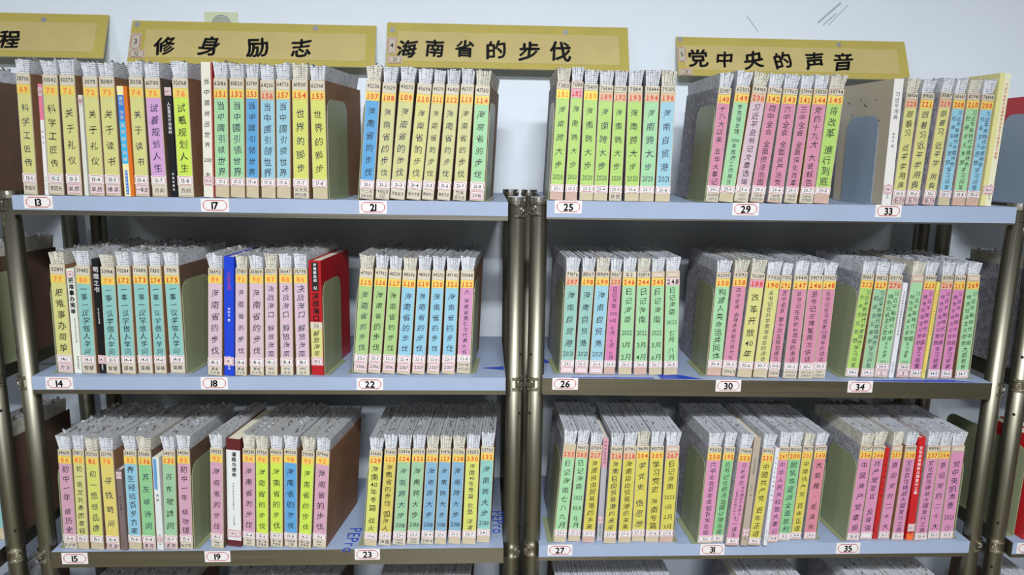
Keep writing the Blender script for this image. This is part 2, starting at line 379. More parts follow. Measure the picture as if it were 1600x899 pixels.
  ['v', 'R', -0.6807, 0.0076, 1.0944, 0.0322, 0.2474, 0.0641, '89', 'y', '36692', '海南省的步伐', '18-5', '建省|六十年'],
  ['b', 'blue', -0.6441, 0.0078, 1.0943, 0.0223, 0.2747, 0.0552, '', '', '', '三生之月', '18-', ''],
  ['v', 'R', -0.6199, 0.008, 1.0943, 0.0264, 0.2491, 0.0591, '91', 'y', '37180', '海南省的步伐', '18-8', '建省|六十年'],
  ['v', 'R', -0.5867, 0.0099, 1.0943, 0.0316, 0.2476, 0.0436, '90', 'y', '36809', '海南省的步伐', '18-6', '建省|六十年'],
  ['v', 'R', -0.5524, 0.0101, 1.0942, 0.0276, 0.2491, 0.0416, '87', 'y', '35577', '决战海口 解放海南', '18-3', '1950|35-51'],
  ['v', 'R', -0.5184, 0.013, 1.0942, 0.0292, 0.2488, 0.0275, '88', 'y', '36647', '决战海口 解放海南', '18-4', '1950|35-51'],
  ['v', 'R', -0.4831, 0.0132, 1.0941, 0.031, 0.249, 0.0134, '86', 'y', '35798', '决战海口 解放海南', '18-1', '1950|35-51'],
  ['b', 'red', -0.4481, 0.0152, 1.0941, 0.0274, 0.2665, 0.0064, '26', '', '', '决战海口', '18-2', ''],
]),
22: dict(unit='L', row=2, yaw=5, lf=(0.815, 0.89, 0.975), books=[
  ['v', 'K2', -0.3555, 0.0282, 1.094, 0.0305, 0.2476, 0.0857, '115', 'y', '47937', '海南省的步伐', '22-1', '#2016'],
  ['v', 'K2', -0.3222, 0.0284, 1.0939, 0.0283, 0.248, 0.0909, '116', 'y', '47952', '海南省的步伐', '22-2', '#2016'],
  ['v', 'K2', -0.2888, 0.025, 1.0939, 0.0287, 0.2465, 0.0826, '117', 'y', '48209', '海南省的步伐', '22-3', '#2016'],
  ['v', 'S', -0.2546, 0.0208, 1.0939, 0.0303, 0.2459, 0.0722, '118', 'y', '48596', '海南省的步伐', '22-4', '#2017'],
  ['v', 'S', -0.2196, 0.0228, 1.0938, 0.0288, 0.2458, 0.0668, '119', 'y', '48969', '海南省的步伐', '22-5', '#2017'],
  ['v', 'S', -0.1849, 0.023, 1.0938, 0.0281, 0.2451, 0.0563, '120', 'y', '49370', '海南省的步伐', '22-6', '#2017'],
  ['v', 'S', -0.1506, 0.025, 1.0937, 0.0295, 0.2449, 0.0457, '121', 'y', '49740', '海南省的步伐', '22-7', '#2017'],
  ['v', 'V2', -0.1158, 0.0297, 1.0937, 0.0305, 0.2444, 0.0387, '122', 'y', '50148', '六 海南省第七次代表大会', '22-8', '2017年|4月25日'],
]),
26: dict(unit='R', row=2, yaw=-2, lf=(0.865, 0.93, 0.99), books=[
  ['v', 'T2', 0.1276, 0.03, 1.0933, 0.0308, 0.2444, 0.0275, '197', 'r', '79176', '海南自贸港2021', '26-1', '='],
  ['v', 'T2', 0.1618, 0.0297, 1.0929, 0.03, 0.2452, 0.04, '198', 'o', '81567', '海南自贸港2021', '26-2', '='],
  ['v', 'Z', 0.1959, 0.0287, 1.0925, 0.0314, 0.246, 0.0325, '199', 'y', '81989', '海南自贸港2021', '26-3', '='],
  ['v', 'P2', 0.2307, 0.03, 1.0922, 0.0261, 0.2464, 0.0274, '233', 'r', '91667', '日记海南 2021 9月 10月 11月 12月', '26-4', ''],
  ['v', 'G', 0.2655, 0.03, 1.0918, 0.0311, 0.2469, 0.0038, '246', 'o', '11-2', '日记海南 2022 1月 2月', '26-5', ''],
  ['v', 'G', 0.3022, 0.03, 1.0914, 0.0307, 0.2475, -0.0095, '244', 'y', '92874', '日记海南 2022 3月 4月', '26-6', ''],
  ['v', 'G', 0.3389, 0.03, 1.091, 0.0305, 0.2483, -0.024, '245', 'o', '=', '日记海南 2022 5月 6月', '26-7', ''],
  ['v', 'G', 0.3743, 0.03, 1.0906, 0.0325, 0.2499, -0.0328, '248', '#', '=', '日记海南 2022 七月 八月', '26-8', ''],
]),
30: dict(unit='R', row=2, yaw=0, lf=(0.845, 0.92, 0.985), books=[
  ['v', 'G', 0.4773, 0.0284, 1.0895, 0.0332, 0.249, 0.0303, '150', 'o', '62395', '构建人类命运共同体', '30-4', ''],
  ['v', 'P', 0.5121, 0.0256, 1.0892, 0.0325, 0.2517, 0.0486, '158', 'o', '65193', '四中全会 治理体系能力现代化', '30-5', '2019.10.31'],
  ['v', 'Y', 0.5469, 0.0174, 1.0888, 0.0337, 0.2502, 0.0571, '188', 'p', '76289', '改革开放40年', '30-6', ''],
  ['v', 'Y', 0.5843, 0.0174, 1.0884, 0.0333, 0.2473, 0.0567, '190', 'o', '77021', '总书记在科学家座谈会的讲话', '30-7', ''],
  ['v', 'P', 0.6216, 0.0192, 1.088, 0.0255, 0.2475, 0.0494, '191', 'o', '77875', '五中全会 第十四五规划建议', '30-8', '2020.10.'],
  ['v', 'P', 0.6551, 0.0146, 1.0876, 0.0326, 0.2487, 0.0282, '147', 'y', '59491', '总书记在庆祝40周年的讲话', '30-2', '2020.12.15|2019.12.18'],
  ['v', 'P', 0.6923, 0.0137, 1.0873, 0.0332, 0.2494, 0.0184, '146', 'y', '59179', '总书记在博鳌两次讲话', '30-1', '2015.3.28|2018.4.10'],
  ['v', 'P', 0.7302, 0.0217, 1.0869, 0.03, 0.2488, 0.0199, '148', 'y', '59303', '总书记在马克思200周年的讲话', '30-3', '2018.5|2018.5.4'],
]),
34: dict(unit='R', row=2, yaw=-3, lf=(0.915, 0.99, 1.1), books=[
  ['v', 'K', 0.8144, 0.03, 1.086, 0.0303, 0.2509, 0.0647, '212', 'o', '80887', '习近平新時代中國特色|社会主义思想 学习问答', '34-1', ''],
  ['v', 'G2', 0.8522, 0.03, 1.0856, 0.0311, 0.249, 0.0458, '217', 'o', '81822', '习近平新時代中國特色|社会主义思想 学习问答', '34-2', ''],
  ['v', 'G', 0.8853, 0.03, 1.0852, 0.033, 0.2496, 0.0456, '270', 'r', '100778', '习近平新時代中國|特色社会主义思想 学习纲要 2023', '34-9', '#+2+'],
  ['b', 'whitethin', 0.9215, 0.03, 1.0848, 0.0117, 0.2319, 0.0416, '', '', '', '习近平新时代中国特色社会主义思想', '', ''],
  ['v', 'G', 0.9398, 0.03, 1.0846, 0.0303, 0.2505, 0.0399, '', '', ' ', '习近平新時代中國|特色社会主义思想 学习纲要 2023', '34-10', '#+3+'],
  ['v', 'V3', 0.9717, 0.03, 1.0843, 0.0284, 0.2511, 0.0414, '213', 'o', '84969', '习近平新時代中國|特色社会主义思想 学习纲要', '34-3', ''],
  ['b', 'yellowthin', 1.0023, 0.03, 1.084, 0.0083, 0.2356, 0.0426, '', '', '', '习近平新时代中国特色社会主义思想', '', ''],
  ['v', 'V3', 1.0167, 0.03, 1.0838, 0.029, 0.2527, 0.0245, '214', 'r', '85085', '习近平新時代中國|特色社会主义思想 学习纲要', '34-5', ''],
  ['v', 'V3', 1.0492, 0.03, 1.0835, 0.0273, 0.2524, 0.0187, '215', 'y', '86246', '习近平新時代中國|特色社会主义思想 学习纲要', '34-6', ''],
  ['v', 'G', 1.086, 0.03, 1.0831, 0.0314, 0.2539, -0.0076, '269', 'o', '=', '习近平新時代中國|特色社会主义思想 大题数育', '34-7', ''],
]),
15: dict(unit='L', row=3, yaw=7, lf=(0.855, 0.93, 0.99), books=[
  ['v', 'R2', -1.0451, 0.0146, 0.664, 0.0314, 0.2494, 0.035, '84', 'y', '34609', '初中一年 级历史', '15-6', '15-17岁'],
  ['v', 'Y', -1.0122, 0.0116, 0.664, 0.0269, 0.2506, 0.045, '82', 'y', '33872', '初一语文共青团章程', '15-2', ''],
  ['v', 'U', -0.9804, 0.0097, 0.6641, 0.0312, 0.2478, 0.0344, '81', 'o', '33700', '初一思想品德', '15-1', ''],
  ['v', 'A', -0.9423, 0.0071, 0.6642, 0.0316, 0.2486, 0.0167, '78', 'y', '32795', '寻找時间', '15-4', '#贤源'],
  ['b', 'greybrown', -0.9071, 0.0036, 0.6642, 0.0132, 0.2045, 0.0162, '27', '', '', '影子时刻', '', ''],
  ['v', 'S', -0.8916, 0.0087, 0.6642, 0.0308, 0.2502, 0.0275, '85', 'y', '34802', '养生经验百岁方案', '15-6', ''],
  ['v', 'G3', -0.8583, 0.0073, 0.6643, 0.0313, 0.2483, 0.0257, '136', 'o', '55080', '苏东坡诗词', '15-8', '#素养'],
  ['b', 'whiteblue', -0.8242, 0.0043, 0.6644, 0.0153, 0.2333, 0.0231, '22', '', '', '寿赋', '', ''],
  ['v', 'G2', -0.8069, 0.0067, 0.6644, 0.0304, 0.2499, 0.0459, '135', 'o', '54870', '苏东坡詩詞', '15-7', '#素养'],
  ['v', 'R2', -0.7712, 0.0074, 0.6644, 0.0303, 0.2513, 0.035, '83', 'y', '34080', '初中一年 级地理', '15-3', '16-17岁'],
]),
19: dict(unit='L', row=3, yaw=9, lf=(0.85, 0.92, 0.985), books=[
  ['v', 'R2', -0.7004, 0.0103, 0.6646, 0.0306, 0.2539, 0.0511, '93', 'y', '38032', '海南省的步伐', '19-3', '1988-|1993'],
  ['b', 'white', -0.664, 0.0179, 0.6646, 0.0338, 0.274, 0.0421, '', '', '', '道路与使命', '19-2', ''],
  ['v', 'R2', -0.628, 0.0186, 0.6647, 0.0302, 0.249, 0.0498, '94', 'y', '38381', '海南省的步伐', '19-4', '1988|-1993'],
  ['v', 'L', -0.5945, 0.0118, 0.6647, 0.0297, 0.2502, 0.0453, '96', 'y', '39320', '海南省的步伐', '19-6', '第二届|海南省'],
  ['v', 'L', -0.5617, 0.0141, 0.6648, 0.0304, 0.2491, 0.0435, '97', 'y', '40009', '海南省的步伐', '19-7', '第二届|海南省'],
  ['v', 'B', -0.5278, 0.0127, 0.6648, 0.0314, 0.2495, 0.0383, '98', 'y', '40038', '海南省的步伐', '19-8', '海南第|三届'],
  ['v', 'L', -0.4933, 0.0065, 0.6649, 0.0303, 0.2476, 0.074, '95', 'y', '39089', '海南省的步伐', '19-5', '第二届|海南省'],
  ['v', 'R2', -0.4601, 0.0077, 0.665, 0.0324, 0.2469, 0.0725, '92', 'y', '37968', '海南省的步伐', '19-1', '1988-|1993'],
]),
23: dict(unit='L', row=3, yaw=3, lf=(0.855, 0.93, 0.99), books=[
  ['v', 'U', -0.3385, 0.0119, 0.6652, 0.03, 0.2447, 0.0793, '129', 'y', '53606', '海南40年专篇 战火', '23-6', ''],
  ['v', 'M2', -0.3034, 0.0131, 0.6652, 0.0282, 0.2474, 0.077, '123', 'y', '50805', '海南省的步伐 国海人', '23-2', '海南'],
  ['v', 'G2', -0.2696, 0.0144, 0.6653, 0.0301, 0.2481, 0.0678, '124', 'o', '50894', '海南跨大步2018', '23-1', '2018年|4月10日'],
  ['v', 'G2', -0.236, 0.0178, 0.6653, 0.0297, 0.2465, 0.0667, '125', 'o', '51059', '海南跨大步2018', '23-3', '2018年|4月13日'],
  ['v', 'S2', -0.2014, 0.0174, 0.6654, 0.0285, 0.2464, 0.0595, '126', 'o', '51397', '海南跨大步2018', '21-4', '2018.4'],
  ['v', 'S2', -0.1691, 0.0171, 0.6654, 0.0272, 0.2463, 0.0562, '127', 'o', '51491', '海南跨大步2018', '23-6', ''],
  ['v', 'S2', -0.1359, 0.0184, 0.6655, 0.029, 0.2455, 0.0455, '128', 'o', '52516', '海南跨大步2018', '23-5', ''],
  ['v', 'U', -0.1021, 0.0164, 0.6655, 0.0321, 0.2462, 0.0381, '130', 'y', '53602', '海南40年专篇 农垦 洋浦', '23-7', ''],
  ['v', 'T', -0.0669, 0.0231, 0.6656, 0.031, 0.2481, 0.0382, '132', 'o', '53700', '海南跨大步2019', '24-1', ''],
]),
27: dict(unit='R', row=3, yaw=-1, lf=(0.87, 0.94, 0.99), books=[
  ['v', 'G', 0.1203, 0.0107, 0.6711, 0.0296, 0.2539, 0.0719, '253', 'r', '', '日记海南七八九月', '27-1', ''],
  ['v', 'G', 0.1561, 0.0141, 0.6712, 0.0285, 0.2511, 0.0566, '263', 'r', '96602', '日记海南 2022 10.11 12月', '27-2', ''],
  ['v', 'Y2', 0.19, 0.0083, 0.6712, 0.0294, 0.2518, 0.0449, '217', 'r', '87109', '海南自由贸易港的未来', '27-7', ''],
  ['b', 'greythin', 0.2266, 0.0151, 0.6713, 0.0136, 0.2667, 0.0232, '27', '', '', '海南自由贸易港', '', ''],
  ['v', 'Y2', 0.242, 0.0039, 0.6713, 0.0289, 0.2513, 0.0336, '216', 'r', '86689', '海南自由贸易港的未来', '27-4', ''],
  ['v', 'Y2', 0.278, 0.0063, 0.6713, 0.0304, 0.2501, 0.0154, '218', 'r', '87192', '海南自由贸易港的未来', '27-5', ''],
  ['v', 'Y2', 0.3124, 0.0125, 0.6714, 0.0304, 0.2483, 0.0073, '204', 'o', '86191', '学党史 悟思想', '27-3', ''],
  ['v', 'Y2', 0.3459, 0.0083, 0.6714, 0.0323, 0.25, 0.0031, '205', 'o', '80701', '学习党史 海南专篇', '27-6', ''],
  ['v', 'Y2', 0.3802, 0.0079, 0.6715, 0.0326, 0.25, 0.0148, '267', 'r', '=', '日记海南 2023 1月 2月 3月', '27-3', ''],
]),
31: dict(unit='R', row=3, yaw=-3, lf=(0.92, 0.985, 1.1), books=[
  ['v', 'P3', 0.4732, -0.0003, 0.6716, 0.0333, 0.2493, 0.0417, '250', 'o', '95021', '六中全会百年成就百年总结', '31-3', ''],
  ['v', 'G3', 0.5085, 0.0026, 0.6717, 0.0273, 0.2481, 0.0583, '195', 'o', '78008', '总书记论依法治國以德治國', '31-1', ''],
  ['v', 'P3', 0.5383, -0.012, 0.6717, 0.0305, 0.2508, 0.0672, '203', 'o', '79868', '习总书记在中國共产党成立|一百周年庆祝大会上 七一讲话', '31-2', ''],
  ['b', 'greybook', 0.5751, -0.012, 0.6718, 0.0163, 0.2779, 0.0498, '', '', '', '习近平谈治国理政', '31', ''],
  ['v', 'Y2', 0.5931, -0.012, 0.6718, 0.0291, 0.2507, 0.0701, '232', 'o', '89902', '中國共产党 百年正道', '31-6', ''],
  ['b', 'whitethin2', 0.6308, -0.012, 0.6719, 0.0095, 0.2516, 0.0431, '', '', '', '中华人民共和国大事记', '', ''],
  ['v', 'P3', 0.6466, 0.0003, 0.6719, 0.0245, 0.2498, 0.0378, '247', 'o', '94376', '中华人民共和國大事记', '31-8', '1949年|12月3'],
  ['v', 'G3', 0.6757, 0.0086, 0.6719, 0.0303, 0.2462, 0.0377, '200', 'o', '80061', '脱贫攻坚战全面胜利', '31-2', ''],
  ['v', 'Y2', 0.7086, 0.0134, 0.672, 0.0262, 0.2457, 0.0473, '231', 'o', '91629', '中國共产党 百年正道', '31-4', ''],
  ['v', 'P4', 0.742, 0.0128, 0.672, 0.0298, 0.2466, 0.0295, '160', 'o', '69217', '大氣魄·毛泽东', '29-5', ''],
]),
35: dict(unit='R', row=3, yaw=-3, lf=(0.92, 0.99, 1.1), books=[
  ['v', 'P3', 0.8472, 0.0059, 0.6722, 0.0308, 0.2493, 0.0417, '256', 'y', '92247', '中國共产党章程', '35-8', ''],
  ['v', 'P3', 0.8834, 0.0111, 0.6722, 0.0299, 0.2469, 0.0371, '266', 'y', '97796', '共产党宣言·反导读', '=', ''],
  ['b', 'redthin', 0.9171, 0.013, 0.6723, 0.0113, 0.2397, 0.0284, '', '', '', '习近平著作选读', '', ''],
  ['v', 'P3', 0.9301, 0.0117, 0.6723, 0.0273, 0.2464, 0.037, '257', 'y', '=', '喜迎党的二十大', '35-7', ''],
  ['v', 'P3', 0.9614, 0.0058, 0.6723, 0.0281, 0.2488, 0.0308, '238', 'y', '93092', '文化自信铸就大國复兴之路', '35-6', ''],
  ['b', 'redbook', 0.9981, 0.0065, 0.6724, 0.0181, 0.2696, 0.0032, '', '', '', '文化自信铸就大国复兴之路', '35-', ''],
  ['v', 'P3', 1.018, 0.0041, 0.6724, 0.0306, 0.2492, 0.0165, '237', 'y', '91898', '文化自信铸就大國复兴之路', '35-4', ''],
  ['v', 'P3', 1.0562, 0.0115, 0.6725, 0.0286, 0.2459, 0.0049, '254', 'y', '=', '喜迎党的二十大', '35-2', ''],
  ['v', 'P3', 1.087, 0.0112, 0.6725, 0.0333, 0.2459, 0.0038, '', '', '=', '党中央的声音 2023 ①', '35-9', ''],
]),
}

allch = set('0123456789-.=+|:·①PEro ')
for s_, S_ in SECTIONS.items():
    for b in S_['books']:
        for t in (b[8], b[10], b[11], b[12], b[13]): allch |= set(t)
allch |= set('李列传第一版新华出版社高效读书法则寿赋年月日纪中国的思考作品全集编著海南出版社人民文学习')
preload(allch, 2, 0.002, 0)
preload(set('0123456789'), 2, 0.022, 1)                       # stamped numerals
preload(set('0123456789-.'), 2, 0.010, 3)
preload(set('0123456789程修身励志海南省的步伐党中央的声音决战口明理之书道路与使命把难事办简单高效习法则读'), 4, 0.0, 2)   # brush

# ------------------------------------------------------------------ room
def plane_struct(name, p, m):
    b = MB(); b.add(p, [(0, 1, 2, 3)], m); return struct(b.build(name))
def slab(name, x0, x1, y0, y1, z0, z1, m):
    b = MB(); b.box(x0, x1, y0, y1, z0, z1, m); return struct(b.build(name))
wb = slab('wall_back', -4.1, 4.1, WALL_Y, WALL_Y + 0.12, 0, 2.9, 'wall_paint')
slab('wall_left', -4.1, -4.0, -5.6, WALL_Y, 0, 2.9, 'room_paint')
slab('wall_right', 4.0, 4.1, -5.6, WALL_Y, 0, 2.9, 'room_paint')
slab('wall_front', -4.1, 4.1, -5.7, -5.6, 0, 2.9, 'room_paint')
slab('floor', -4.1, 4.1, -5.7, WALL_Y + 0.12, -0.1, 0, 'floor_tile')
slab('ceiling', -4.1, 4.1, -5.7, WALL_Y + 0.12, 2.9, 3.0, 'ceiling_paint')
# pencil and scrape marks on the wall above the posters
mk = MB()
for (xa, za, xb, zb, t) in ((0.665, 1.985, 0.70, 1.945, 0.0012), (0.865, 1.972, 0.925, 2.026, 0.0028), (0.880, 1.966, 0.915, 1.998, 0.0018), (0.895, 1.966, 0.945, 2.02, 0.0012)):
    dx, dz = zb - za, -(xb - xa); l = math.hypot(dx, dz); dx, dz = dx / l * t, dz / l * t
    y = WALL_Y - 0.0004
    mk.add([(xa - dx, y, za - dz), (xb - dx, y, zb - dz), (xb + dx, y, zb + dz), (xa + dx, y, za + dz)], [(0, 1, 2, 3)], 'scuff')
o = mk.build('scuff_mark', wb); stuff(o)
tj = MB(); tj.box(-4, 4, WALL_Y - 0.0015, WALL_Y, 1.068, 1.072, 'tile_joint'); tj.box(-4, 4, WALL_Y - 0.0015, WALL_Y, 0.985, 0.9875, 'tile_joint')
o = tj.build('tile_joint', wb)

# ------------------------------------------------------------------ shelving units
LIP = 0.041
def clamp(post, x, y, z, sgn):
    """bracket clamp: two bright rings round the post, a plate and a screw, facing outward"""
    a = math.radians(-90 + 38 * sgn)   # direction the screw faces
    b = MB(); n = 14; r0, r1 = 0.0200, 0.0232
    for zz in (z + 0.0125, z - 0.0125):
        vs = []
        for i in range(n + 1):
            t = a - 0.9 + 1.8 * i / n
            for r, dz in ((r0, -0.0032), (r1, -0.0026), (r1, 0.0026), (r0, 0.0032)): vs.append((x + r * math.cos(t), y + r * math.sin(t), zz + dz))
        fs = []
        for i in range(n):
            for k in range(4): fs.append((i * 4 + k, i * 4 + (k + 1) % 4, i * 4 + 4 + (k + 1) % 4, i * 4 + 4 + k))
        fs += [(0, 3, 2, 1), (n * 4, n * 4 + 1, n * 4 + 2, n * 4 + 3)]
        b.add(vs, fs, 'clamp_steel')
    vs = []
    for i in range(5):
        t = a - 0.55 + 1.1 * i / 4
        for r, dz in ((r0 - 0.001, -0.0125), (r0 + 0.0003, -0.0125), (r0 + 0.0003, 0.0125), (r0 - 0.001, 0.0125)): vs.append((x + r * math.cos(t), y + r * math.sin(t), z + dz))
    b.add(vs, [(i * 4 + 1, i * 4 + 5, i * 4 + 6, i * 4 + 2) for i in range(4)], 'lip_steel')
    d = (math.cos(a), math.sin(a), 0)
    b.disc((x + d[0] * 0.020, y + d[1] * 0.020, z), d, 0.0068, 0.005, 'clamp_steel', 14)
    b.disc((x + d[0] * 0.025, y + d[1] * 0.025, z), d, 0.0026, 0.0012, 'lip_steel', 8)
    return b.build('clamp', post, smooth=False)

def post(unit, x, y, zs, sgn, front=True):
    b = MB(); b.cyl(x, y, 0.02, 1.500, 0.0197, 'post_steel', 28)
    p = b.build('post', unit, smooth=True)
    c = MB(); c.cyl(x, y, 1.500, 1.508, 0.0222, 'clamp_steel', 24, 0.0215); c.cyl(x, y, 1.492, 1.500, 0.0222, 'post_steel', 24); c.build('post_cap', p, smooth=False)
    c = MB(); c.cyl(x, y, 0.0, 0.02, 0.024, 'dark_hole', 16); c.build('foot', p)
    if front:
        for z in zs: clamp(p, x, y, z - 0.019, sgn)
        h = MB(); a = math.radians(-90 + 42 * sgn); d = (math.cos(a), math.sin(a), 0)
        for z in (zs[1] + 0.052, zs[1] - 0.092, zs[2] + 0.045, zs[2] - 0.075, zs[3] + 0.09, 0.12):
            h.disc((x + d[0] * 0.0190, y + d[1] * 0.0190, z), d, 0.0036, 0.0010, 'dark_hole', 12)
        stuff(h.build('adjustment_hole', p))
    return p

def shelf(unit, x0, x1, za, zb, lipfilm, depth=0.386):
    def z(x): return za + (zb - za) * (x - x0) / (x1 - x0)
    y0, y1 = 0.0, depth
    b = MB()
    def q(xa, xb, ya, yb, da, db, m): b.hexa([(xa, ya, z(xa) + da), (xb, ya, z(xb) + da), (xb, yb, z(xb) + da), (xa, yb, z(xa) + da), (xa, ya, z(xa) + db), (xb, ya, z(xb) + db), (xb, yb, z(xb) + db), (xa, yb, z(xa) + db)], m)
    q(x0, x1, y0, y1, -0.0025, -0.0006, 'lip_steel')
    q(x0, x1, y0, y0 + 0.0015, -LIP, -0.0025, 'lip_steel'); q(x0, x1, y1 - 0.0015, y1, -LIP, -0.0025, 'lip_steel')
    q(x0, x0 + 0.0015, y0 + 0.0015, y1 - 0.0015, -LIP, -0.0025, 'lip_steel'); q(x1 - 0.0015, x1, y0 + 0.0015, y1 - 0.0015, -LIP, -0.0025, 'lip_steel')
    q(x0, x1, y0 + 0.0015, y0 + 0.012, -LIP, -LIP + 0.0015, 'lip_steel')
    for k in (1, 2): q(x0 + 0.002, x1 - 0.002, y1 * k / 3, y1 * k / 3 + 0.02, -0.022, -0.0025, 'lip_steel')
    s = b.build('shelf', unit)
    b = MB(); q(x0 + 0.0005, x1 - 0.0005, y0 + 0.0005, y1 - 0.002, -0.0006, 0.0, 'film')
    if lipfilm: q(x0 + 0.0005, x1 - 0.0005, y0 - 0.0008, y0 + 0.0005, -lipfilm, 0.0, 'film')
    b.build('protective_film', s)
    return s, z

def shelving(label, xl, xr, e0, e1, zz, films, group='steel shelving units'):
    u = thing('shelving_unit', label, 'shelf', (0, 0, 0), group=group)
    zl = [a for a, b in zz]; zr = [b for a, b in zz]
    for x, sg, zs in ((xl, -1, zl), (xr, 1, zr)):
        post(u, x, 0.03, zs, sg); post(u, x, 0.386, zs, sg, False)
    out = []
    for (a, b), f in zip(zz, films): out.append(shelf(u, e0, e1, a, b, f))
    return u, out
ZL = [(1.4996, 1.4974), (1.0948, 1.0936), (0.6640, 0.6657), (0.262, 0.262)]
ZR = [(1.5020, 1.5000), (1.0937, 1.0824), (0.6711, 0.6726), (0.262, 0.262)]
UL, SL = shelving('stainless steel shelving unit with shelf labels 13 to 23, left of the twin centre posts', -1.092, 0.0185, -1.0687, -0.0018, ZL, (0.031, 0.031, 0, 0))
UR, SR = shelving('stainless steel shelving unit with shelf labels 25 to 35, right of the twin centre posts', 0.0691, 1.1825, 0.0835, 1.1575, ZR, (0.037, 0, 0.031, 0.03))
UNL, SNL = shelving('stainless steel shelving unit cut off by the left edge of the photo', -2.28, -1.168, -2.26, -1.191, [(1.497, 1.497), (1.10, 1.10), (0.665, 0.665), (0.262, 0.262)], (0.031, 0.031, 0.031, 0))
UNR, SNR = shelving('stainless steel shelving unit cut off by the right edge of the photo, with red books', 1.247, 2.36, 1.268, 2.34, [(1.50, 1.50), (1.09, 1.09), (0.668, 0.668), (0.262, 0.262)], (0.037, 0, 0.031, 0))

def section_label(shelf_obj, x, zc, txt, zf):
    b = MB(); w, h = 0.060, 0.0285; y = -0.0016
    b.box(x - w / 2, x + w / 2, y, -0.0008, zc - h / 2, zc + h / 2, 'sticker')
    b.ring(x - w * 0.43, x + w * 0.43, zc - h * 0.40, zc + h * 0.40, 0.0019, 0.007, y - 0.0002, 'frame_red')
    htext(b, txt, x, zc - 0.0002, w * 0.62, h * 0.56, y - 0.0003, 'ink', 2, 0.3)
    b.build('section_label', shelf_obj)
section_label(SL[0][0], -1.0131, 1.4855, '13', 0)
section_label(SL[0][0], -0.6394, 1.4830, '17', 0)
section_label(SL[0][0], -0.2983, 1.4829, '21', 0)
section_label(SR[0][0], 0.1316, 1.4886, '25', 0)
section_label(SR[0][0], 0.5306, 1.4883, '29', 0)
section_label(SR[0][0], 0.8580, 1.4877, '33', 0)
section_label(SL[1][0], -1.0081, 1.0793, '14', 0)
section_label(SL[1][0], -0.6647, 1.0798, '18', 0)
section_label(SL[1][0], -0.3137, 1.0780, '22', 0)
section_label(SR[1][0], 0.1360, 1.0795, '26', 0)
section_label(SR[1][0], 0.5202, 1.0753, '30', 0)
section_label(SR[1][0], 0.8362, 1.0734, '34', 0)
section_label(SL[2][0], -1.0145, 0.6475, '15', 0)
section_label(SL[2][0], -0.6827, 0.6493, '19', 0)
section_label(SL[2][0], -0.3288, 0.6518, '23', 0)
section_label(SR[2][0], 0.1353, 0.6584, '27', 0)
section_label(SR[2][0], 0.5098, 0.6568, '31', 0)
section_label(SR[2][0], 0.8490, 0.6571, '35', 0)
section_label(SNR[2][0], 1.3095, 0.6530, '43', 0)

# printed brand and drop marks on the protective film, lying on the shelf
def film_print(shelf_obj, z, x, y, size, drop=True):
    b = MB(); cur = 0
    for c in 'PEPro':
        g = GL[(c, 0)]
        vs = [(x + v * size, y - cur * size - (u + g[2] / 2) * size, z(x) + 0.0004) for u, v in g[0]]
        b.add(vs, [f[::1] for f in g[1]], 'film_print'); cur += g[2] + 0.12
    if drop:
        n = 12; vs = [(x - 0.075 + 0.006 * math.cos(2 * math.pi * i / n), y - 0.05 + (0.009 if math.sin(2 * math.pi * i / n) > 0 else 0.006) * math.sin(2 * math.pi * i / n), z(x) + 0.0004) for i in range(n)]
        b.add(vs, [tuple(range(n))], 'film_print')
    stuff(b.build('film_lettering', shelf_obj))
film_print(SL[2][0], SL[2][1], -0.3711, 0.0977, 0.044, True)
film_print(SL[2][0], SL[2][1], -0.0116, 0.1796, 0.044, False)
film_print(SL[2][0], SL[2][1], -0.7457, 0.0903, 0.030)
def blue_edge(so, z, pts):
    b = MB()
    b.add([(x, y, z(x) + 0.0004) for x, y in pts], [tuple(range(len(pts)))], 'film_print'); stuff(b.build('film_marking', so))
blue_edge(SR[1][0], SR[1][1], [(0.15, 0.0015), (0.345, 0.0015), (0.345, 0.010), (0.15, 0.006)])
blue_edge(SR[1][0], SR[1][1], [(0.36, 0.0015), (0.46, 0.0015), (0.42, 0.03), (0.36, 0.045)])
blue_edge(SR[1][0], SR[1][1], [(0.83, 0.0015), (1.13, 0.0015), (1.06, 0.022), (0.83, 0.010)])
blue_edge(SR[1][0], SR[1][1], [(0.085, 0.12), (0.115, 0.12), (0.10, 0.16), (0.085, 0.16)])
blue_edge(SL[1][0], SL[1][1], [(-0.06, 0.075), (-0.005, 0.06), (-0.005, 0.09)])

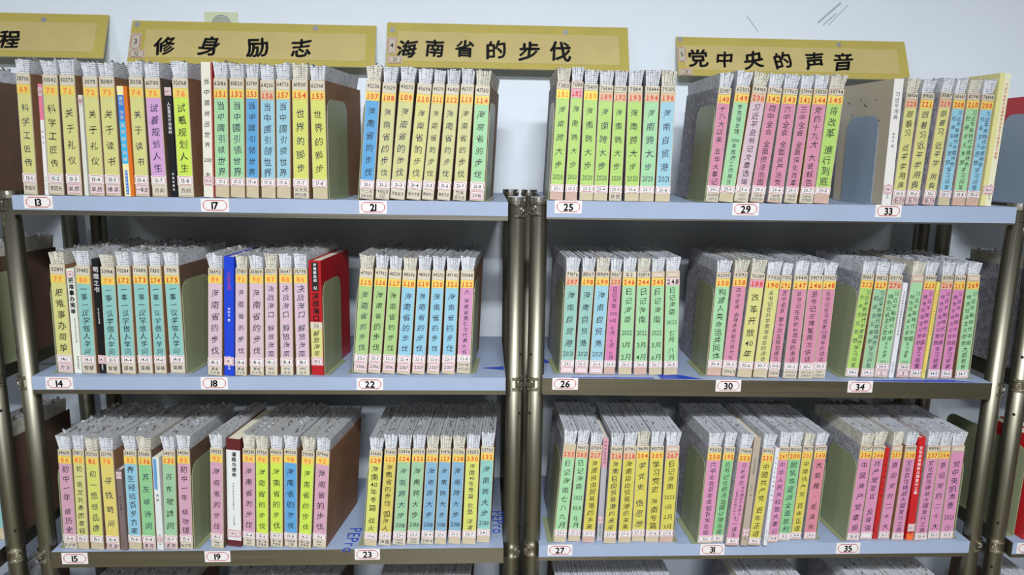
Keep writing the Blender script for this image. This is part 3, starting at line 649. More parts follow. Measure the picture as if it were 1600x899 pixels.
# ------------------------------------------------------------------ posters on the wall
def poster(label, x0, x1, z0, z1, chars, studs, stickers, off):
    lean = math.atan2(0.055, z1 - z0)
    p = thing('poster', label, 'sign', (0, WALL_Y - 0.005, z1), (-lean, 0, 0), 'hand-lettered section signs')
    h = z1 - z0
    b = MB(); b.box(x0, x1, -0.002, 0.002, -h, 0, 'poster_tape'); b.build('backing_board', p)
    b = MB(); b.box(x0 + off, x1 - 0.026, -0.0028, -0.002, -h + 0.017, -0.026, 'poster_board'); b.build('paper_panel', p)
    for c, x, z, s in chars:
        b = MB(); glyph(b, c, x, z - z1, s, -0.0031, 'ink', 2, 0.8); b.build('character', p)
    for x, z in studs:
        b = MB(); b.disc((x, -0.002, z - z1), (0, -1, 0), 0.0072, 0.002, 'stud', 14); b.disc((x, -0.004, z - z1), (0, -1, 0), 0.004, 0.0025, 'stud', 12)
        b.build('stud', p)
    for t, x, z, w, hh in stickers:
        b = MB(); zc = z - z1
        b.box(x - w / 2, x + w / 2, -0.0036, -0.0030, zc - hh / 2, zc + hh / 2, 'sticker_kraft')
        b.ring(x - w * 0.44, x + w * 0.44, zc - hh * 0.45, zc + hh * 0.45, 0.0016, 0.005, -0.0038, 'frame_red')
        htext(b, t, x, zc, w * 0.6, min(hh * 0.5, w * 0.6), -0.0039, 'ink', 0, 0.3)
        b.build('number_sticker', p)
poster('yellow paper sign cut off at the left edge, ending in a single black character', -1.6312, -1.0519, 1.8218, 1.9488,
   [('程', -1.2963, 1.8702, 0.057)],
   [(-1.2162, 1.9298)],
   [], 0.02)
poster('second yellow sign from the left, four widely spaced black characters, sticker 3', -0.9913, -0.3473, 1.8121, 1.9363,
   [('修', -0.8991, 1.8636, 0.055), ('身', -0.7832, 1.8659, 0.057), ('励', -0.6586, 1.8635, 0.057), ('志', -0.5433, 1.8658, 0.057)],
   [(-0.9762, 1.9237), (-0.5090, 1.9239)],
   [('3', -0.9751, 1.8735, 0.0268, 0.0482), ('12', -0.9679, 1.8377, 0.0411, 0.0232)], 0.04)
poster('glossy yellow sign above volumes 107 to 114, six black characters, sticker 4', -0.3181, 0.3345, 1.8154, 1.9459,
   [('海', -0.2631, 1.8681, 0.057), ('南', -0.1890, 1.8713, 0.055), ('省', -0.1096, 1.8712, 0.055), ('的', -0.0246, 1.8712, 0.055), ('步', 0.0641, 1.8680, 0.059), ('伐', 0.1479, 1.8696, 0.059)],
   [(-0.3034, 1.9233), (0.1638, 1.9266)],
   [('4', -0.3033, 1.8772, 0.0250, 0.0482), ('21', -0.2944, 1.8359, 0.0393, 0.0232)], 0.03)
poster('rightmost yellow sign on the wall, six black characters, sticker 5', 0.4694, 1.1117, 1.8070, 1.9250,
   [('党', 0.5259, 1.8602, 0.057), ('中', 0.5991, 1.8583, 0.051), ('央', 0.6796, 1.8582, 0.059), ('的', 0.7604, 1.8580, 0.055), ('声', 0.8486, 1.8580, 0.055), ('音', 0.9282, 1.8579, 0.057)],
   [(0.4800, 1.9165), (0.9230, 1.9104)],
   [('5', 0.4818, 1.8704, 0.0232, 0.0464), ('28', 0.4893, 1.8171, 0.0357, 0.0196)], 0.02)

# little plaque peeping out behind the second poster
pq = thing('wall_plaque', 'small pale green card with a grey round print behind the second sign', 'card', (-0.76, WALL_Y - 0.0012, 1.925))
b = MB(); b.box(-0.044, 0.044, -0.001, 0.001, -0.035, 0.040, 'plaque'); b.build('card', pq)
b = MB()
for r in (0.026, 0.021, 0.016, 0.011, 0.006):
    n = 24; vs = [(q * math.cos(6.2832 * i / n), -0.0013, 0.006 + q * math.sin(6.2832 * i / n)) for q in (r, r - 0.0028) for i in range(n)]
    b.add(vs, [(i, (i + 1) % n, n + (i + 1) % n, n + i) for i in range(n)], 'plaque_print')
b.build('round_print', pq)

# ------------------------------------------------------------------ books
def framed(mb, x0, x1, z0, z1, y, face='sticker', frame=True):
    mb.box(x0, x1, y - 0.0004, y, z0, z1, face)
    if frame: mb.ring(x0 + 0.0014, x1 - 0.0014, z0 + 0.0014, z1 - 0.0014, 0.0011, 0.0032, y - 0.0006, 'frame_red')

def volume(sec, rec, yaw, lf, unit, row, label, group, text=True, gaps=(0.004, 0.004)):
    kind, colr, x, y, z, w, H, lean, num, tape, serial, title, place, note = rec
    if note.startswith('#+'): lf = (0.86, 0.925, 0.985)
    rt = unit == 'R'
    root = thing('clippings_volume', label, 'book', (x, y, z + max(0, w * math.sin(lean)) + 0.0007), (0, 0, 0), group)
    root.rotation_mode = 'XYZ'
    M = Matrix.Rotation(yaw, 4, 'Z') @ Matrix.Rotation(lean, 4, 'Y')
    root.rotation_euler = M.to_euler('XYZ')
    D = 0.235 + R.uniform(-0.006, 0.006)
    sheet = 'printed_sheet' if (rt and R.random() < 0.8) else ('cardboard' if R.random() < 0.7 else 'cardboard_dark')
    if not text and not rt: sheet = 'cardboard_dark'  # darker board colour stands in for shade on left-edge and lowest volumes
    if rt and gaps[0] == 0.0036: sheet = 'printed_sheet'
    kr = 'kraft_pink' if (rt and R.random() < 0.5) else 'kraft'
    b = MB(); b.box(0, w, 0, 0.0022, 0, H, kr); b.build('spine', root)
    for xa in (0, w - 0.0018):
        b = MB(); b.box(xa, xa + 0.0018, 0.0022, D, 0, H, sheet); b.build('cover_board', root)
    # pages: bundles of pasted sheets, fanning out above the cover
    ext = 0.0305 + R.uniform(-0.002, 0.003) + (0.004 if row == 3 else 0)
    n = R.choice((4, 5, 6)); pm = 'paper' if R.random() < 0.75 else 'paper_warm'
    flare = R.uniform(0.02, 0.10) * w if rt else R.uniform(0.05, 0.17) * w
    xi0, xi1 = 0.0022, w - 0.0022; b = MB(); fl2 = min(R.uniform(0.4, 1.0) * flare, gaps[1]); fl1 = min(R.uniform(0.4, 1.0) * flare, gaps[0])
    cuts = sorted([0] + [(i + R.uniform(-0.2, 0.2)) / n for i in range(1, n)] + [1])
    for i in range(n):
        a, c = cuts[i], cuts[i + 1]
        xa, xb = xi0 + (xi1 - xi0) * a, xi0 + (xi1 - xi0) * c - 0.0003
        ta, tb = -fl1 + (w + fl1 + fl2) * a, -fl1 + (w + fl1 + fl2) * c - (0.0009 if i < n - 1 else 0)
        zt = H + ext + R.uniform(-0.0025, 0.0015); yf = 0.0026; yt = R.uniform(-0.004, 0.0015); bk = D - R.uniform(0.002, 0.02)
        zb = zt - R.uniform(0, 0.004)
        vs = [(xa, yf, 0.004), (xb, yf, 0.004), (xb, bk, 0.004), (xa, bk, 0.004),
              (xa, yf, H - 0.001), (xb, yf, H - 0.001), (xb, bk, H - 0.001), (xa, bk, H - 0.001),
              (ta, yt, zt), (tb, yt, zt - R.uniform(0, 0.001)), (tb, bk, zb), (ta, bk, zb)]
        fs = [(0, 3, 2, 1), (8, 9, 10, 11)]
        for k in (0, 4): fs += [(k, k + 1, k + 5, k + 4), (k + 1, k + 2, k + 6, k + 5), (k + 2, k + 3, k + 7, k + 6), (k + 3, k, k + 4, k + 7)]
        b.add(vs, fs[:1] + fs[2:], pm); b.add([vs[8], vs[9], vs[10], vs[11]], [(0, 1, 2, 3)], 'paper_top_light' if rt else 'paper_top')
    stuff(b.build('pages', root))
    # curled paper flaps standing up along the top
    b = MB(); nf = 12 if rt else 22
    rx = [R.uniform(0.2, 0.8) * w for _ in range(2)]
    for i in range(nf):
        t = (i + R.random()) / nf; yy = 0.012 + (D - 0.03) * t; xx = rx[i % 2] + R.uniform(-0.12, 0.12) * w
        hh = R.uniform(0.003, 0.010) * (0.6 if rt else 1.0); ww = R.uniform(0.005, 0.012)
        t1 = R.uniform(-0.004, 0.004); t2 = t1 + R.uniform(-0.004, 0.004)
        t1 = min(max(t1, -xx), w - xx); t2 = min(max(t2, -xx), w - xx); z0 = H + ext - 0.004
        b.add([(xx, yy, z0), (xx, yy + ww, z0), (xx + t1, yy + ww, z0 + 0.002 + hh * 0.6), (xx + t1, yy, z0 + 0.002 + hh * 0.6), (xx + t2, yy + ww * 0.9, z0 + 0.002 + hh), (xx + t2, yy + 0.1 * ww, z0 + 0.002 + hh)],
              [(0, 1, 2, 3), (3, 2, 4, 5)], 'paper_flap' if R.random() < 0.6 else 'paper')
    stuff(b.build('paper_flaps', root))
    # spine strip with its handwritten title
    zt = H * (1 - (0.165 if sec in (13, 17, 21, 22, 14) else 0.135)); zb = H * (1 - lf[0] - 0.01)
    e = 0.0012
    b = MB(); b.box(e, w - e, -0.0005, 0, max(0.002, zb - 0.004), H * 0.93, 'strip_' + colr); strip = b.build('title_strip', root)
    if not text: return root
    b = MB(); ink = 'ink' if R.random() < 0.6 else 'ink_blue'
    yy = -0.0008; cw = w * 0.62
    top = zt - H * 0.012; bot = zb + H * 0.012
    if '|' in title:
        A, B = title.split('|'); C = ''
        if ' ' in B: B, C = B.split(' ', 1)
        zc = top - (top - bot) * (0.70 if C else 1.0)
        pre = ''
        if title.startswith('习总书记'): pre, A = A[:4], A[4:]
        tp = top
        if pre: tp = top - (top - bot) * 0.30; vtext(b, pre, w * 0.5, top, tp, cw, yy, ink)
        vtext(b, A, w * 0.70, tp, zc, w * 0.42, yy, ink); vtext(b, B, w * 0.29, tp - 0.008, zc, w * 0.42, yy, ink)
        if C: vtext(b, C, w * 0.5, zc, bot, w * 0.5, yy, ink)
    else:
        tk = vtokens(title)
        pad = (top - bot) * max(0, (7 - len(tk))) * 0.035
        vtext(b, title, w * 0.5, top - pad, bot + pad * 0.7, cw, yy, ink)
    b.build('title_lettering', strip)
    # number tape
    if num or tape:
        b = MB(); tm = {'y': 'tape_yellow', 'o': 'tape_yellow', 'Y': 'tape_bright', 'r': 'tape_pale', 'p': 'tape_pink', '#': 'sticker_pink'}.get(tape, 'tape_yellow')
        nm = {'y': 'ink_orange' if len(num) < 3 else 'ink_red', 'Y': 'ink_orange', '#': 'ink'}.get(tape, 'ink_red')
        za, zc2 = zt, zt + H * 0.075
        b.box(0.0004, w - 0.0004, -0.0009, -0.0005, za, zc2, tm)
        if num: htext(b, num, w / 2, (za + zc2) / 2 - 0.0004, w * 0.88, H * 0.046, -0.0012, nm, 1, 0.35)
        if tape == '#': b.ring(0.002, w - 0.002, za + 0.001, zc2 - 0.001, 0.0007, 0.002, -0.0011, 'frame_red')
        b.build('number_tape', root)
    z1 = zt + H * 0.078; z2 = H - 0.0012
    if serial:
        b = MB(); b.box(0.0012, w - 0.0012, -0.0010, 0, z1 if z2 - z1 > 0.012 else z2 - 0.014, z2, 'sticker_kraft')
        if serial in '= ': b.ring(0.0022, w - 0.0022, z1 + 0.0005, z2 - 0.001, 0.0008, 0.003, -0.0013, 'frame_red')
        else: htext(b, serial, w / 2, (z1 + z2) / 2 + 0.001, w * 0.86, 0.0086, -0.0013, 'ink', 3, 0.6)
        b.build('serial_sticker', root)
    # place sticker and note
    if place:
        a, c = H * (1 - lf[1]), H * (1 - lf[0])
        b = MB(); framed(b, -0.0004, w + 0.0002, a, c, -0.0006, 'sticker')
        if place != '=': htext(b, place, w / 2, (a + c) / 2, w * 0.62, (c - a) * 0.42, -0.0013, 'ink', 3, 0.4)
        b.build('place_sticker', root)
    if note and lf[2] <= 1.0:
        a = max(0.002, H * (1 - min(lf[2], 0.99))); c = H * (1 - lf[1]) - 0.001
        fr = note[0] in '#='; nt_ = note.lstrip('#=').strip('+')
        b = MB(); b.box(0.0008, w - 0.0008, -0.0006, 0, a, c, 'sticker_pink' if fr else 'sticker_kraft')
        if fr: b.ring(0.0022, w - 0.0022, a + 0.0008, c - 0.0008, 0.0007, 0.003, -0.0009, 'frame_red')
        ls = nt_.split('|')
        if nt_:
            for k, l in enumerate(ls):
                hz = (c - a) / len(ls); htext(b, l, w / 2, c - hz * (k + 0.5), w * 0.84, min(0.0085, hz * 0.66), -0.0010, 'ink', 0, 0.6)
        b.build('note_sticker', root)
    return root

def printed(sec, rec, yaw, lf, unit, row, group, custom=None):
    kind, st, x, y, z, w, H, lean, num, tape, serial, title, place, note = rec
    base = {'pinkwhite': ((232, 228, 226), 'ink'), 'pale': ((214, 216, 206), 'ink'), 'bluebook': ((236, 214, 120), 'ink_white'), 'black': ((24, 24, 28), 'ink_white'),
            'whitered': ((226, 222, 208), 'ink'), 'whitebeige': ((226, 222, 220), 'ink_grey'), 'cream': ((228, 226, 196), 'ink_red'), 'whitetext': ((222, 226, 214), 'ink'),
            'blue': ((30, 66, 200), 'ink_red'), 'red': ((176, 26, 36), 'ink'), 'whitethin': ((222, 220, 226), 'ink_grey'), 'yellowthin': ((226, 206, 110), 'ink_red'),
            'greybrown': ((120, 104, 104), 'ink'), 'whiteblue': ((216, 220, 218), 'ink'), 'white': ((222, 224, 224), 'ink'), 'greythin': ((172, 170, 176), 'ink_grey'),
            'greybook': ((176, 162, 148), 'ink_grey'), 'whitethin2': ((216, 216, 224), 'ink_grey'), 'redthin': ((190, 36, 40), 'ink'), 'redbook': ((196, 34, 40), 'ink_white')}[st]
    side = {'bluebook': (214, 112, 34), 'whitered': (170, 30, 30), 'whitebeige': (190, 178, 156), 'cream': (220, 214, 150), 'white': (96, 34, 40)}.get(st, base[0])
    word = {'pinkwhite': 'thin printed book with pink and white spine between volumes 69 and 70', 'pale': 'thin pale printed book wedged between volumes 71 and 72',
            'bluebook': 'printed book with blue spine and orange cover beside volume 74', 'whitered': 'tall cream-spined book with red cover left of volume 151',
            'whitebeige': 'tall white-spined book with beige cover at the left end above shelf label 33', 'cream': 'tallest cream book at the right end above shelf label 33',
            'whitetext': 'thin white printed book with black title between volumes 77 and 80', 'blue': 'royal blue printed book between volumes 89 and 91',
            'red': 'dark red printed book with yellow strip right of volume 86', 'whitethin': 'very thin white booklet right of volume 270', 'yellowthin': 'very thin yellow booklet between volumes 213 and 214',
            'greybrown': 'short grey-brown printed book between volumes 78 and 85', 'whiteblue': 'white printed book with blue band on its spine left of volume 135',
            'white': 'thick white book with dark maroon bands between volumes 93 and 94', 'greythin': 'slim grey and pink book right of volume 217 above shelf label 27',
            'greybook': 'tall grey-beige printed book between volumes 203 and 232', 'whitethin2': 'very thin white booklet between volumes 232 and 247',
            'redthin': 'thin red book sunk between volumes 266 and 257', 'redbook': 'tall red printed book with white title between volumes 238 and 237',
            'black': 'black printed book left of volume 76' if sec == 13 else 'black printed book with white title between volumes 80 and 79'}[st]
    root = thing('printed_book', custom or word, 'book', (x, y, z + max(0, w * math.sin(lean)) + 0.0007), (0, 0, 0), group)
    root.rotation_euler = (Matrix.Rotation(yaw, 4, 'Z') @ Matrix.Rotation(lean, 4, 'Y')).to_euler('XYZ')
    sp = mat('cover_' + st, base[0], 0.35, noise=0.02, nscale=20) and 'cover_' + st
    mat('side_' + st, side, 0.35, noise=0.04, nscale=20); sd = 'side_' + st
    D = 0.27 if sec == 0 and z > 1 else 0.17 if st not in ('whitebeige', 'cream', 'white', 'red') else 0.205
    t = 0.0012
    b = MB()
    if st == 'white':
        b.box(0, w, 0, t, 0.0, 0.016, sd); b.box(0, w, 0, t, 0.016, H - 0.028, sp); b.box(0, w, 0, t, H - 0.028, H, sd)
    elif st == 'pinkwhite':
        mat('pinkpart', (226, 120, 150), 0.4); b.box(0, w, 0, t, 0, H * 0.68, sp); b.box(0, w, 0, t, H * 0.68, H, 'pinkpart')
    elif st == 'bluebook':
        mat('bluepart', (52, 122, 206), 0.4); mat('cyanpart', (52, 176, 222), 0.4); mat('creampart', (238, 226, 170), 0.4); ws = w * 0.62
        b.box(0, ws, 0, t, 0, H * 0.30, 'creampart'); b.box(0, ws, 0, t, H * 0.30, H * 0.69, 'cyanpart'); b.box(0, ws, 0, t, H * 0.69, H * 0.92, 'bluepart'); b.box(0, ws, 0, t, H * 0.92, H, 'creampart')
        b.box(ws, w, 0, t, 0, H, sd); b.box(ws * 0.3, ws * 0.72, -0.0004, 0, H * 0.015, H * 0.24, 'bluepart')
    elif st == 'whiteblue':
        mat('bluepart2', (96, 150, 200), 0.4); b.box(0, w, 0, t, 0, H, sp); b.box(w * 0.12, w * 0.6, -0.0004, 0, H * 0.66, H * 0.985, 'bluepart2')
    elif st == 'redbook':
        mat('orangepart', (232, 110, 50), 0.4); b.box(0, w, 0, t, 0.018, H, sp); b.box(0, w, 0, t, 0, 0.018, 'orangepart')
    elif st == 'greythin':
        mat('pinkgrey', (206, 150, 164), 0.4); b.box(0, w, 0, t, 0, H * 0.72, sp); b.box(0, w, 0, t, H * 0.72, H, 'pinkgrey')
    elif st == 'cream':
        b.box(0, w * 0.45, 0, t, 0, H, sd); b.box(w * 0.45, w, 0, t, 0, H, sp)
    else: b.box(0, w, 0, t, 0, H, sp)
    spn = b.build('spine', root)
    for xa in (0, w - t):
        b = MB(); b.box(xa, xa + t, t, D, 0, H, sd); cb = b.build('cover_board', root)
        if st == 'whitebeige' and xa == 0:    # flying birds printed on the beige cover
            b = MB()
            for yy, zz, s in ((.06, .235, .006), (.10, .225, .010), (.15, .205, .007), (.045, .19, .008), (.12, .238, .006), (.17, .235, .009), (.09, .17, .006)):
                b.add([(-0.0003, yy - s, zz - s * .4), (-0.0003, yy, zz), (-0.0003, yy + s, zz + s * .7), (-0.0003, yy + s * .2, zz - s * .2)], [(0, 1, 2, 3)], 'ink')
            stuff(b.build('printed_bird', cb))
    b = MB(); mat('book_pages', (206, 200, 180), 0.85); k = max(2, int(w / 0.004))
    xs = [t + (w - 2 * t) * i / k for i in range(k + 1)]
    for i in range(k): b.box(xs[i], xs[i + 1] - 0.0001, t, D - 0.003, 0.002, H - 0.0025 - R.uniform(0, 0.0012), 'book_pages')
    stuff(b.build('pages', root))
    b = MB(); ink = base[1]; y0 = -0.0004; big = 0
    sw = w * 0.62
    if st == 'red':
        mat('blackpart', (26, 20, 22), 0.5); b.box(w * .22, w * .78, -0.0004, 0, H * 0.74, H * 0.985, 'blackpart')
        vtext(b, '海南解放战争纪', w * .5, H * 0.98, H * 0.75, w * 0.42, -0.0007, 'ink_white', 0, 0)
        vtext(b, title, w / 2, H * 0.73, H * 0.47, w * 0.9, y0, 'ink', 2, 0.1)
        stuff(b.build('title_lettering', spn))
        b = MB(); b.box(0.0005, w - 0.0005, -0.0004, 0, H * 0.10, H * 0.41, 'strip_Y'); s2 = b.build('title_strip', root)
        b = MB(); vtext(b, '解放海南', w / 2, H * 0.40, H * 0.165, w * 0.7, -0.0007, 'ink'); b.build('handwritten_lettering', s2)
        b = MB(); framed(b, 0, w, H * 0.41, H * 0.47, -0.0004, 'sticker_kraft', False); htext(b, '26', w / 2, H * .44, w * .6, .008, -0.0012, 'ink', 0, .4); b.build('number_sticker', root)
    elif st == 'whitered':
        b.box(w * 0.92, w, -0.0002, 0, 0, H, sd); vtext(b, title, w * .48, H * 0.90, H * 0.13, w * 0.62, y0, 'ink'); stuff(b.build('title_lettering', spn))
    elif st == 'black' and sec == 14:
        vtext(b, title, w / 2, H * 0.94, H * 0.71, w * 0.85, y0, 'ink_white', 2, 0); vtext(b, '学习思考作品全集', w * .5, H * .58, H * .44, w * .26, y0, 'ink_white', 0, 0); vtext(b, '海南出版社', w * .5, H * .12, H * .03, w * .4, y0, 'ink_white', 0, 0); stuff(b.build('title_lettering', spn))
    elif st == 'black':
        vtext(b, title, w * .5, H * 0.84, H * 0.56, w * 0.6, y0, 'ink_white', 0, 0); vtext(b, '海南出版社', w * .5, H * .22, H * .05, w * .4, y0, 'ink_white', 0, 0); stuff(b.build('title_lettering', spn))
    elif st == 'bluebook':
        vtext(b, '高效学习法', w * .31, H * 0.91, H * 0.70, w * 0.42, y0, 'ink_white', 2, 0); vtext(b, '高效读书法则', w * .31, H * .68, H * .31, w * .46, y0, 'ink_white', 2, 0); vtext(b, '海南出版社新华', w * .31, H * .235, H * .02, w * .2, -0.0007, 'ink_white', 0, 0); stuff(b.build('title_lettering', spn))
    elif st == 'white':
        vtext(b, title, w * .56, H * 0.80 + .012, H * 0.68, w * 0.42, y0, 'ink', 2, 0)
        b.v.clear(); b.f.clear(); b.m.clear(); b.mats.clear()
        vtext(b, title, w * .56, H * 0.885, H * 0.65, w * 0.46, y0, 'ink', 2, 0); vtext(b, '中国的思考作品全集学习', w * .48, H * 0.60, H * 0.34, w * 0.15, y0, 'ink', 0, 0); vtext(b, '人民文学编著', w * .5, H * .30, H * .2, w * .15, y0, 'ink', 0, 0); stuff(b.build('title_lettering', spn))
    elif st == 'whitetext':
        vtext(b, title, w * .5, H * 0.92, H * 0.57, w * 0.8, y0, 'ink', 2, 0.1); vtext(b, '人民学习思考作品中国的全集', w * .62, H * .55, H * .30, w * .3, y0, 'ink_grey', 0, 0); vtext(b, '海南出版社', w * .6, H * .17, H * .04, w * .35, y0, 'ink', 0, 0); stuff(b.build('title_lettering', spn))
    else:
        if title:
            a, c, f = {'blue': (.88, .72, .6), 'whitebeige': (.9, .68, .6), 'cream': (.93, .36, .3), 'greybrown': (.68, .5, .5), 'whiteblue': (.62, .52, .5),
                       'greybook': (.82, .66, .5), 'greythin': (.98, .75, .5), 'pinkwhite': (.6, .45, .6)}.get(st, (.92, .45, .55))
            xc = w * .72 if st == 'cream' else w * .5
            vtext(b, title, xc, H * a, H * c, w * f, y0, ink, 0, 0)
        if st != 'pale':
            vtext(b, '海南人民出版社'[:5], w * (.72 if st == 'cream' else .5), H * .17, H * .05, w * .4, y0, 'ink_white' if st in ('blue',) else 'ink_grey', 0, 0)
            if st in ('blue', 'whitebeige', 'greybrown', 'greybook'): vtext(b, '李学文 著', w * .5, H * .58, H * .46, w * .3, y0, 'ink_white' if st == 'blue' else 'ink_grey', 0, 0)
            stuff(b.build('title_lettering', spn))
    if num and st != 'red':
        zc = {'black': .93, 'pinkwhite': .93, 'pale': .94, 'whitetext': .95, 'greybrown': .93, 'whiteblue': .115, 'greythin': .21}.get(st, .93) * H
        b = MB(); framed(b, 0, w, zc - .0085, zc + .0085, -0.0004, 'sticker_pink'); htext(b, num, w / 2, zc, w * .6, .006, -0.0012, 'ink', 0, .4); b.build('number_sticker', root)
    if place:
        zc = .125 * H
        b = MB(); framed(b, 0.0, w, zc - .010, zc + .010, -0.0009, 'sticker_pink'); htext(b, place, w / 2, zc, w * .66, .006, -0.0018, 'ink_blue', 0, .4); b.build('place_sticker', root)
    return root

ORD = ['first', 'second', 'third', 'fourth', 'fifth', 'sixth', 'seventh', 'eighth', 'ninth', 'tenth', 'eleventh', 'twelfth']
ROWN = {1: 'top', 2: 'middle', 3: 'lower', 4: 'lowest'}
GRP = {13: 0, 14: 0, 15: 0, 17: 1, 18: 1, 19: 1, 21: 2, 22: 2, 23: 2, 25: 3, 26: 3, 27: 3, 29: 4, 30: 4, 31: 4, 33: 5, 34: 5, 35: 5}
for sec, S in SECTIONS.items():
    yaw = -math.radians(S['yaw']); grp = 'books above shelf label %d' % sec
    bk = S['books']; where = '%s group on the %s shelf' % (ORD[GRP[sec]], ROWN[S['row']])
    def edge(r, zz, right):      # x of a book's side at height zz above the shelf
        return r[2] - r[3] * math.tan(math.radians(S['yaw'])) + zz * math.tan(r[7]) + (r[5] if right else 0)
    for i, rec in enumerate(bk):
        if rec[0] == 'b': printed(sec, rec, yaw, S['lf'], S['unit'], S['row'], grp); continue
        def gap(a, b):      # free space between book a and the next one b, at page-top height
            if min(a[6], b[6]) < 0.245 or (a[0] == 'b' and a[6] < .26) or (b[0] == 'b' and b[6] < .26): return 0.0045
            return (edge(b, .29, False) - edge(a, .29, True)) / 2
        gl = gap(bk[i - 1], rec) if i else 0.004
        gr = gap(rec, bk[i + 1]) if i < len(bk) - 1 else 0.004
        nm = ' numbered %s' % rec[8] if rec[8] else ' unnumbered'
        lb = '%s clippings volume%s, %s book of the %s' % (CWORD[rec[1]], nm, ORD[i], where)
        volume(sec, rec, yaw, S['lf'], S['unit'], S['row'], lb, grp, True, (0.0036 if i == 0 else max(0, gl - .0009), max(0, gr - .0009)))

# volumes of the lowest shelf and of the neighbouring units
def run(sec, x0, n, z, yaw, lean, unit, row, cols, label, grp, w=0.031, y=0.01):
    x = x0
    for i in range(n):
        ww = w + R.uniform(-0.001, 0.001)
        volume(sec, ['v', cols[i % len(cols)], x, y, z, ww, 0.25 + R.uniform(-.001, .001), lean, '', '', '', '', '', ''], -math.radians(yaw), (.85, .92, .985), unit, row, (ORD[i] + ' ' + label) if n > 2 else (('outer ', 'inner ')[(i + (unit == 'R')) % 2] + label), grp, text=False, gaps=(0.0008, 0.0008))
        x += ww / math.cos(lean) + 0.0022
run(15, -1.0352, 7, 0.262, 7, 0.03, 'L', 4, ['Y', 'G', 'P', 'S'], 'clippings volume of the first group on the lowest shelf, paper top in frame', 'volumes on the lowest shelf below label 15')
run(19, -0.7127, 8, 0.262, 8, 0.04, 'L', 4, ['Y', 'G', 'P', 'S'], 'clippings volume of the second group on the lowest shelf, paper top in frame', 'volumes on the lowest shelf below label 19')
run(23, -0.3280, 7, 0.262, 4, 0.04, 'L', 4, ['Y', 'G', 'P', 'S'], 'clippings volume of the third group on the lowest shelf, paper top in frame', 'volumes on the lowest shelf below label 23')
run(27, 0.1307, 9, 0.262, -1, 0.02, 'R', 4, ['Y', 'G', 'P', 'S'], 'clippings volume of the fourth group on the lowest shelf, paper top in frame', 'volumes on the lowest shelf below label 27')
run(31, 0.6023, 5, 0.262, -3, 0.03, 'R', 4, ['Y', 'G', 'P', 'S'], 'clippings volume of the fifth group on the lowest shelf, paper top in frame', 'volumes on the lowest shelf below label 31')
run(35, 0.8878, 7, 0.262, -3, 0.02, 'R', 4, ['Y', 'G', 'P', 'S'], 'clippings volume of the sixth group on the lowest shelf, paper top in frame', 'volumes on the lowest shelf below label 35')
run(13, -1.268, 2, 1.497, 7, 0.02, 'L', 1, ['Y', 'T', 'G'], 'clippings volume of the unit at the left photo edge, top shelf', 'volumes in the left neighbouring unit, shelf 1', y=0.01)
run(13, -1.252, 2, 1.1, 7, 0.02, 'L', 2, ['Y', 'T', 'G'], 'clippings volume of the unit at the left photo edge, second shelf', 'volumes in the left neighbouring unit, shelf 2', y=0.055)
run(13, -1.252, 2, 0.665, 7, 0.02, 'L', 3, ['Y', 'T', 'G'], 'clippings volume of the unit at the left photo edge, third shelf', 'volumes in the left neighbouring unit, shelf 3', y=0.055)
run(13, -1.268, 2, 0.262, 7, 0.02, 'L', 4, ['Y', 'T', 'G'], 'clippings volume of the unit at the left photo edge, lowest shelf', 'volumes in the left neighbouring unit, shelf 4', y=0.01)
run(29, 1.274, 2, 1.09, -6, 0.02, 'R', 2, ['P', 'G', 'Y'], 'clippings volume of the unit at the right photo edge, second shelf', 'volumes in the right neighbouring unit', y=0.06)
run(29, 1.302, 2, 0.262, -2, 0.02, 'R', 4, ['P', 'G', 'Y'], 'clippings volume of the unit at the right photo edge, bottom shelf', 'volumes in the right neighbouring unit, lowest shelf')
for z_, t_, n_ in ((1.50, 'top', 2), (0.668, 'third', 3)):
    for i_ in range(n_):
        printed(0, ['b', 'redthin', (1.308 if n_ == 2 else 1.302) + i_ * 0.036, 0.012, z_, 0.034, 0.262, 0.02, '', '', '', '党史学习', '', ''], math.radians(3), (.85, .92, .985), 'R', 1, 'red books in the right neighbouring unit', '%s thick red book on the %s shelf at the right photo edge' % (ORD[i_], t_))

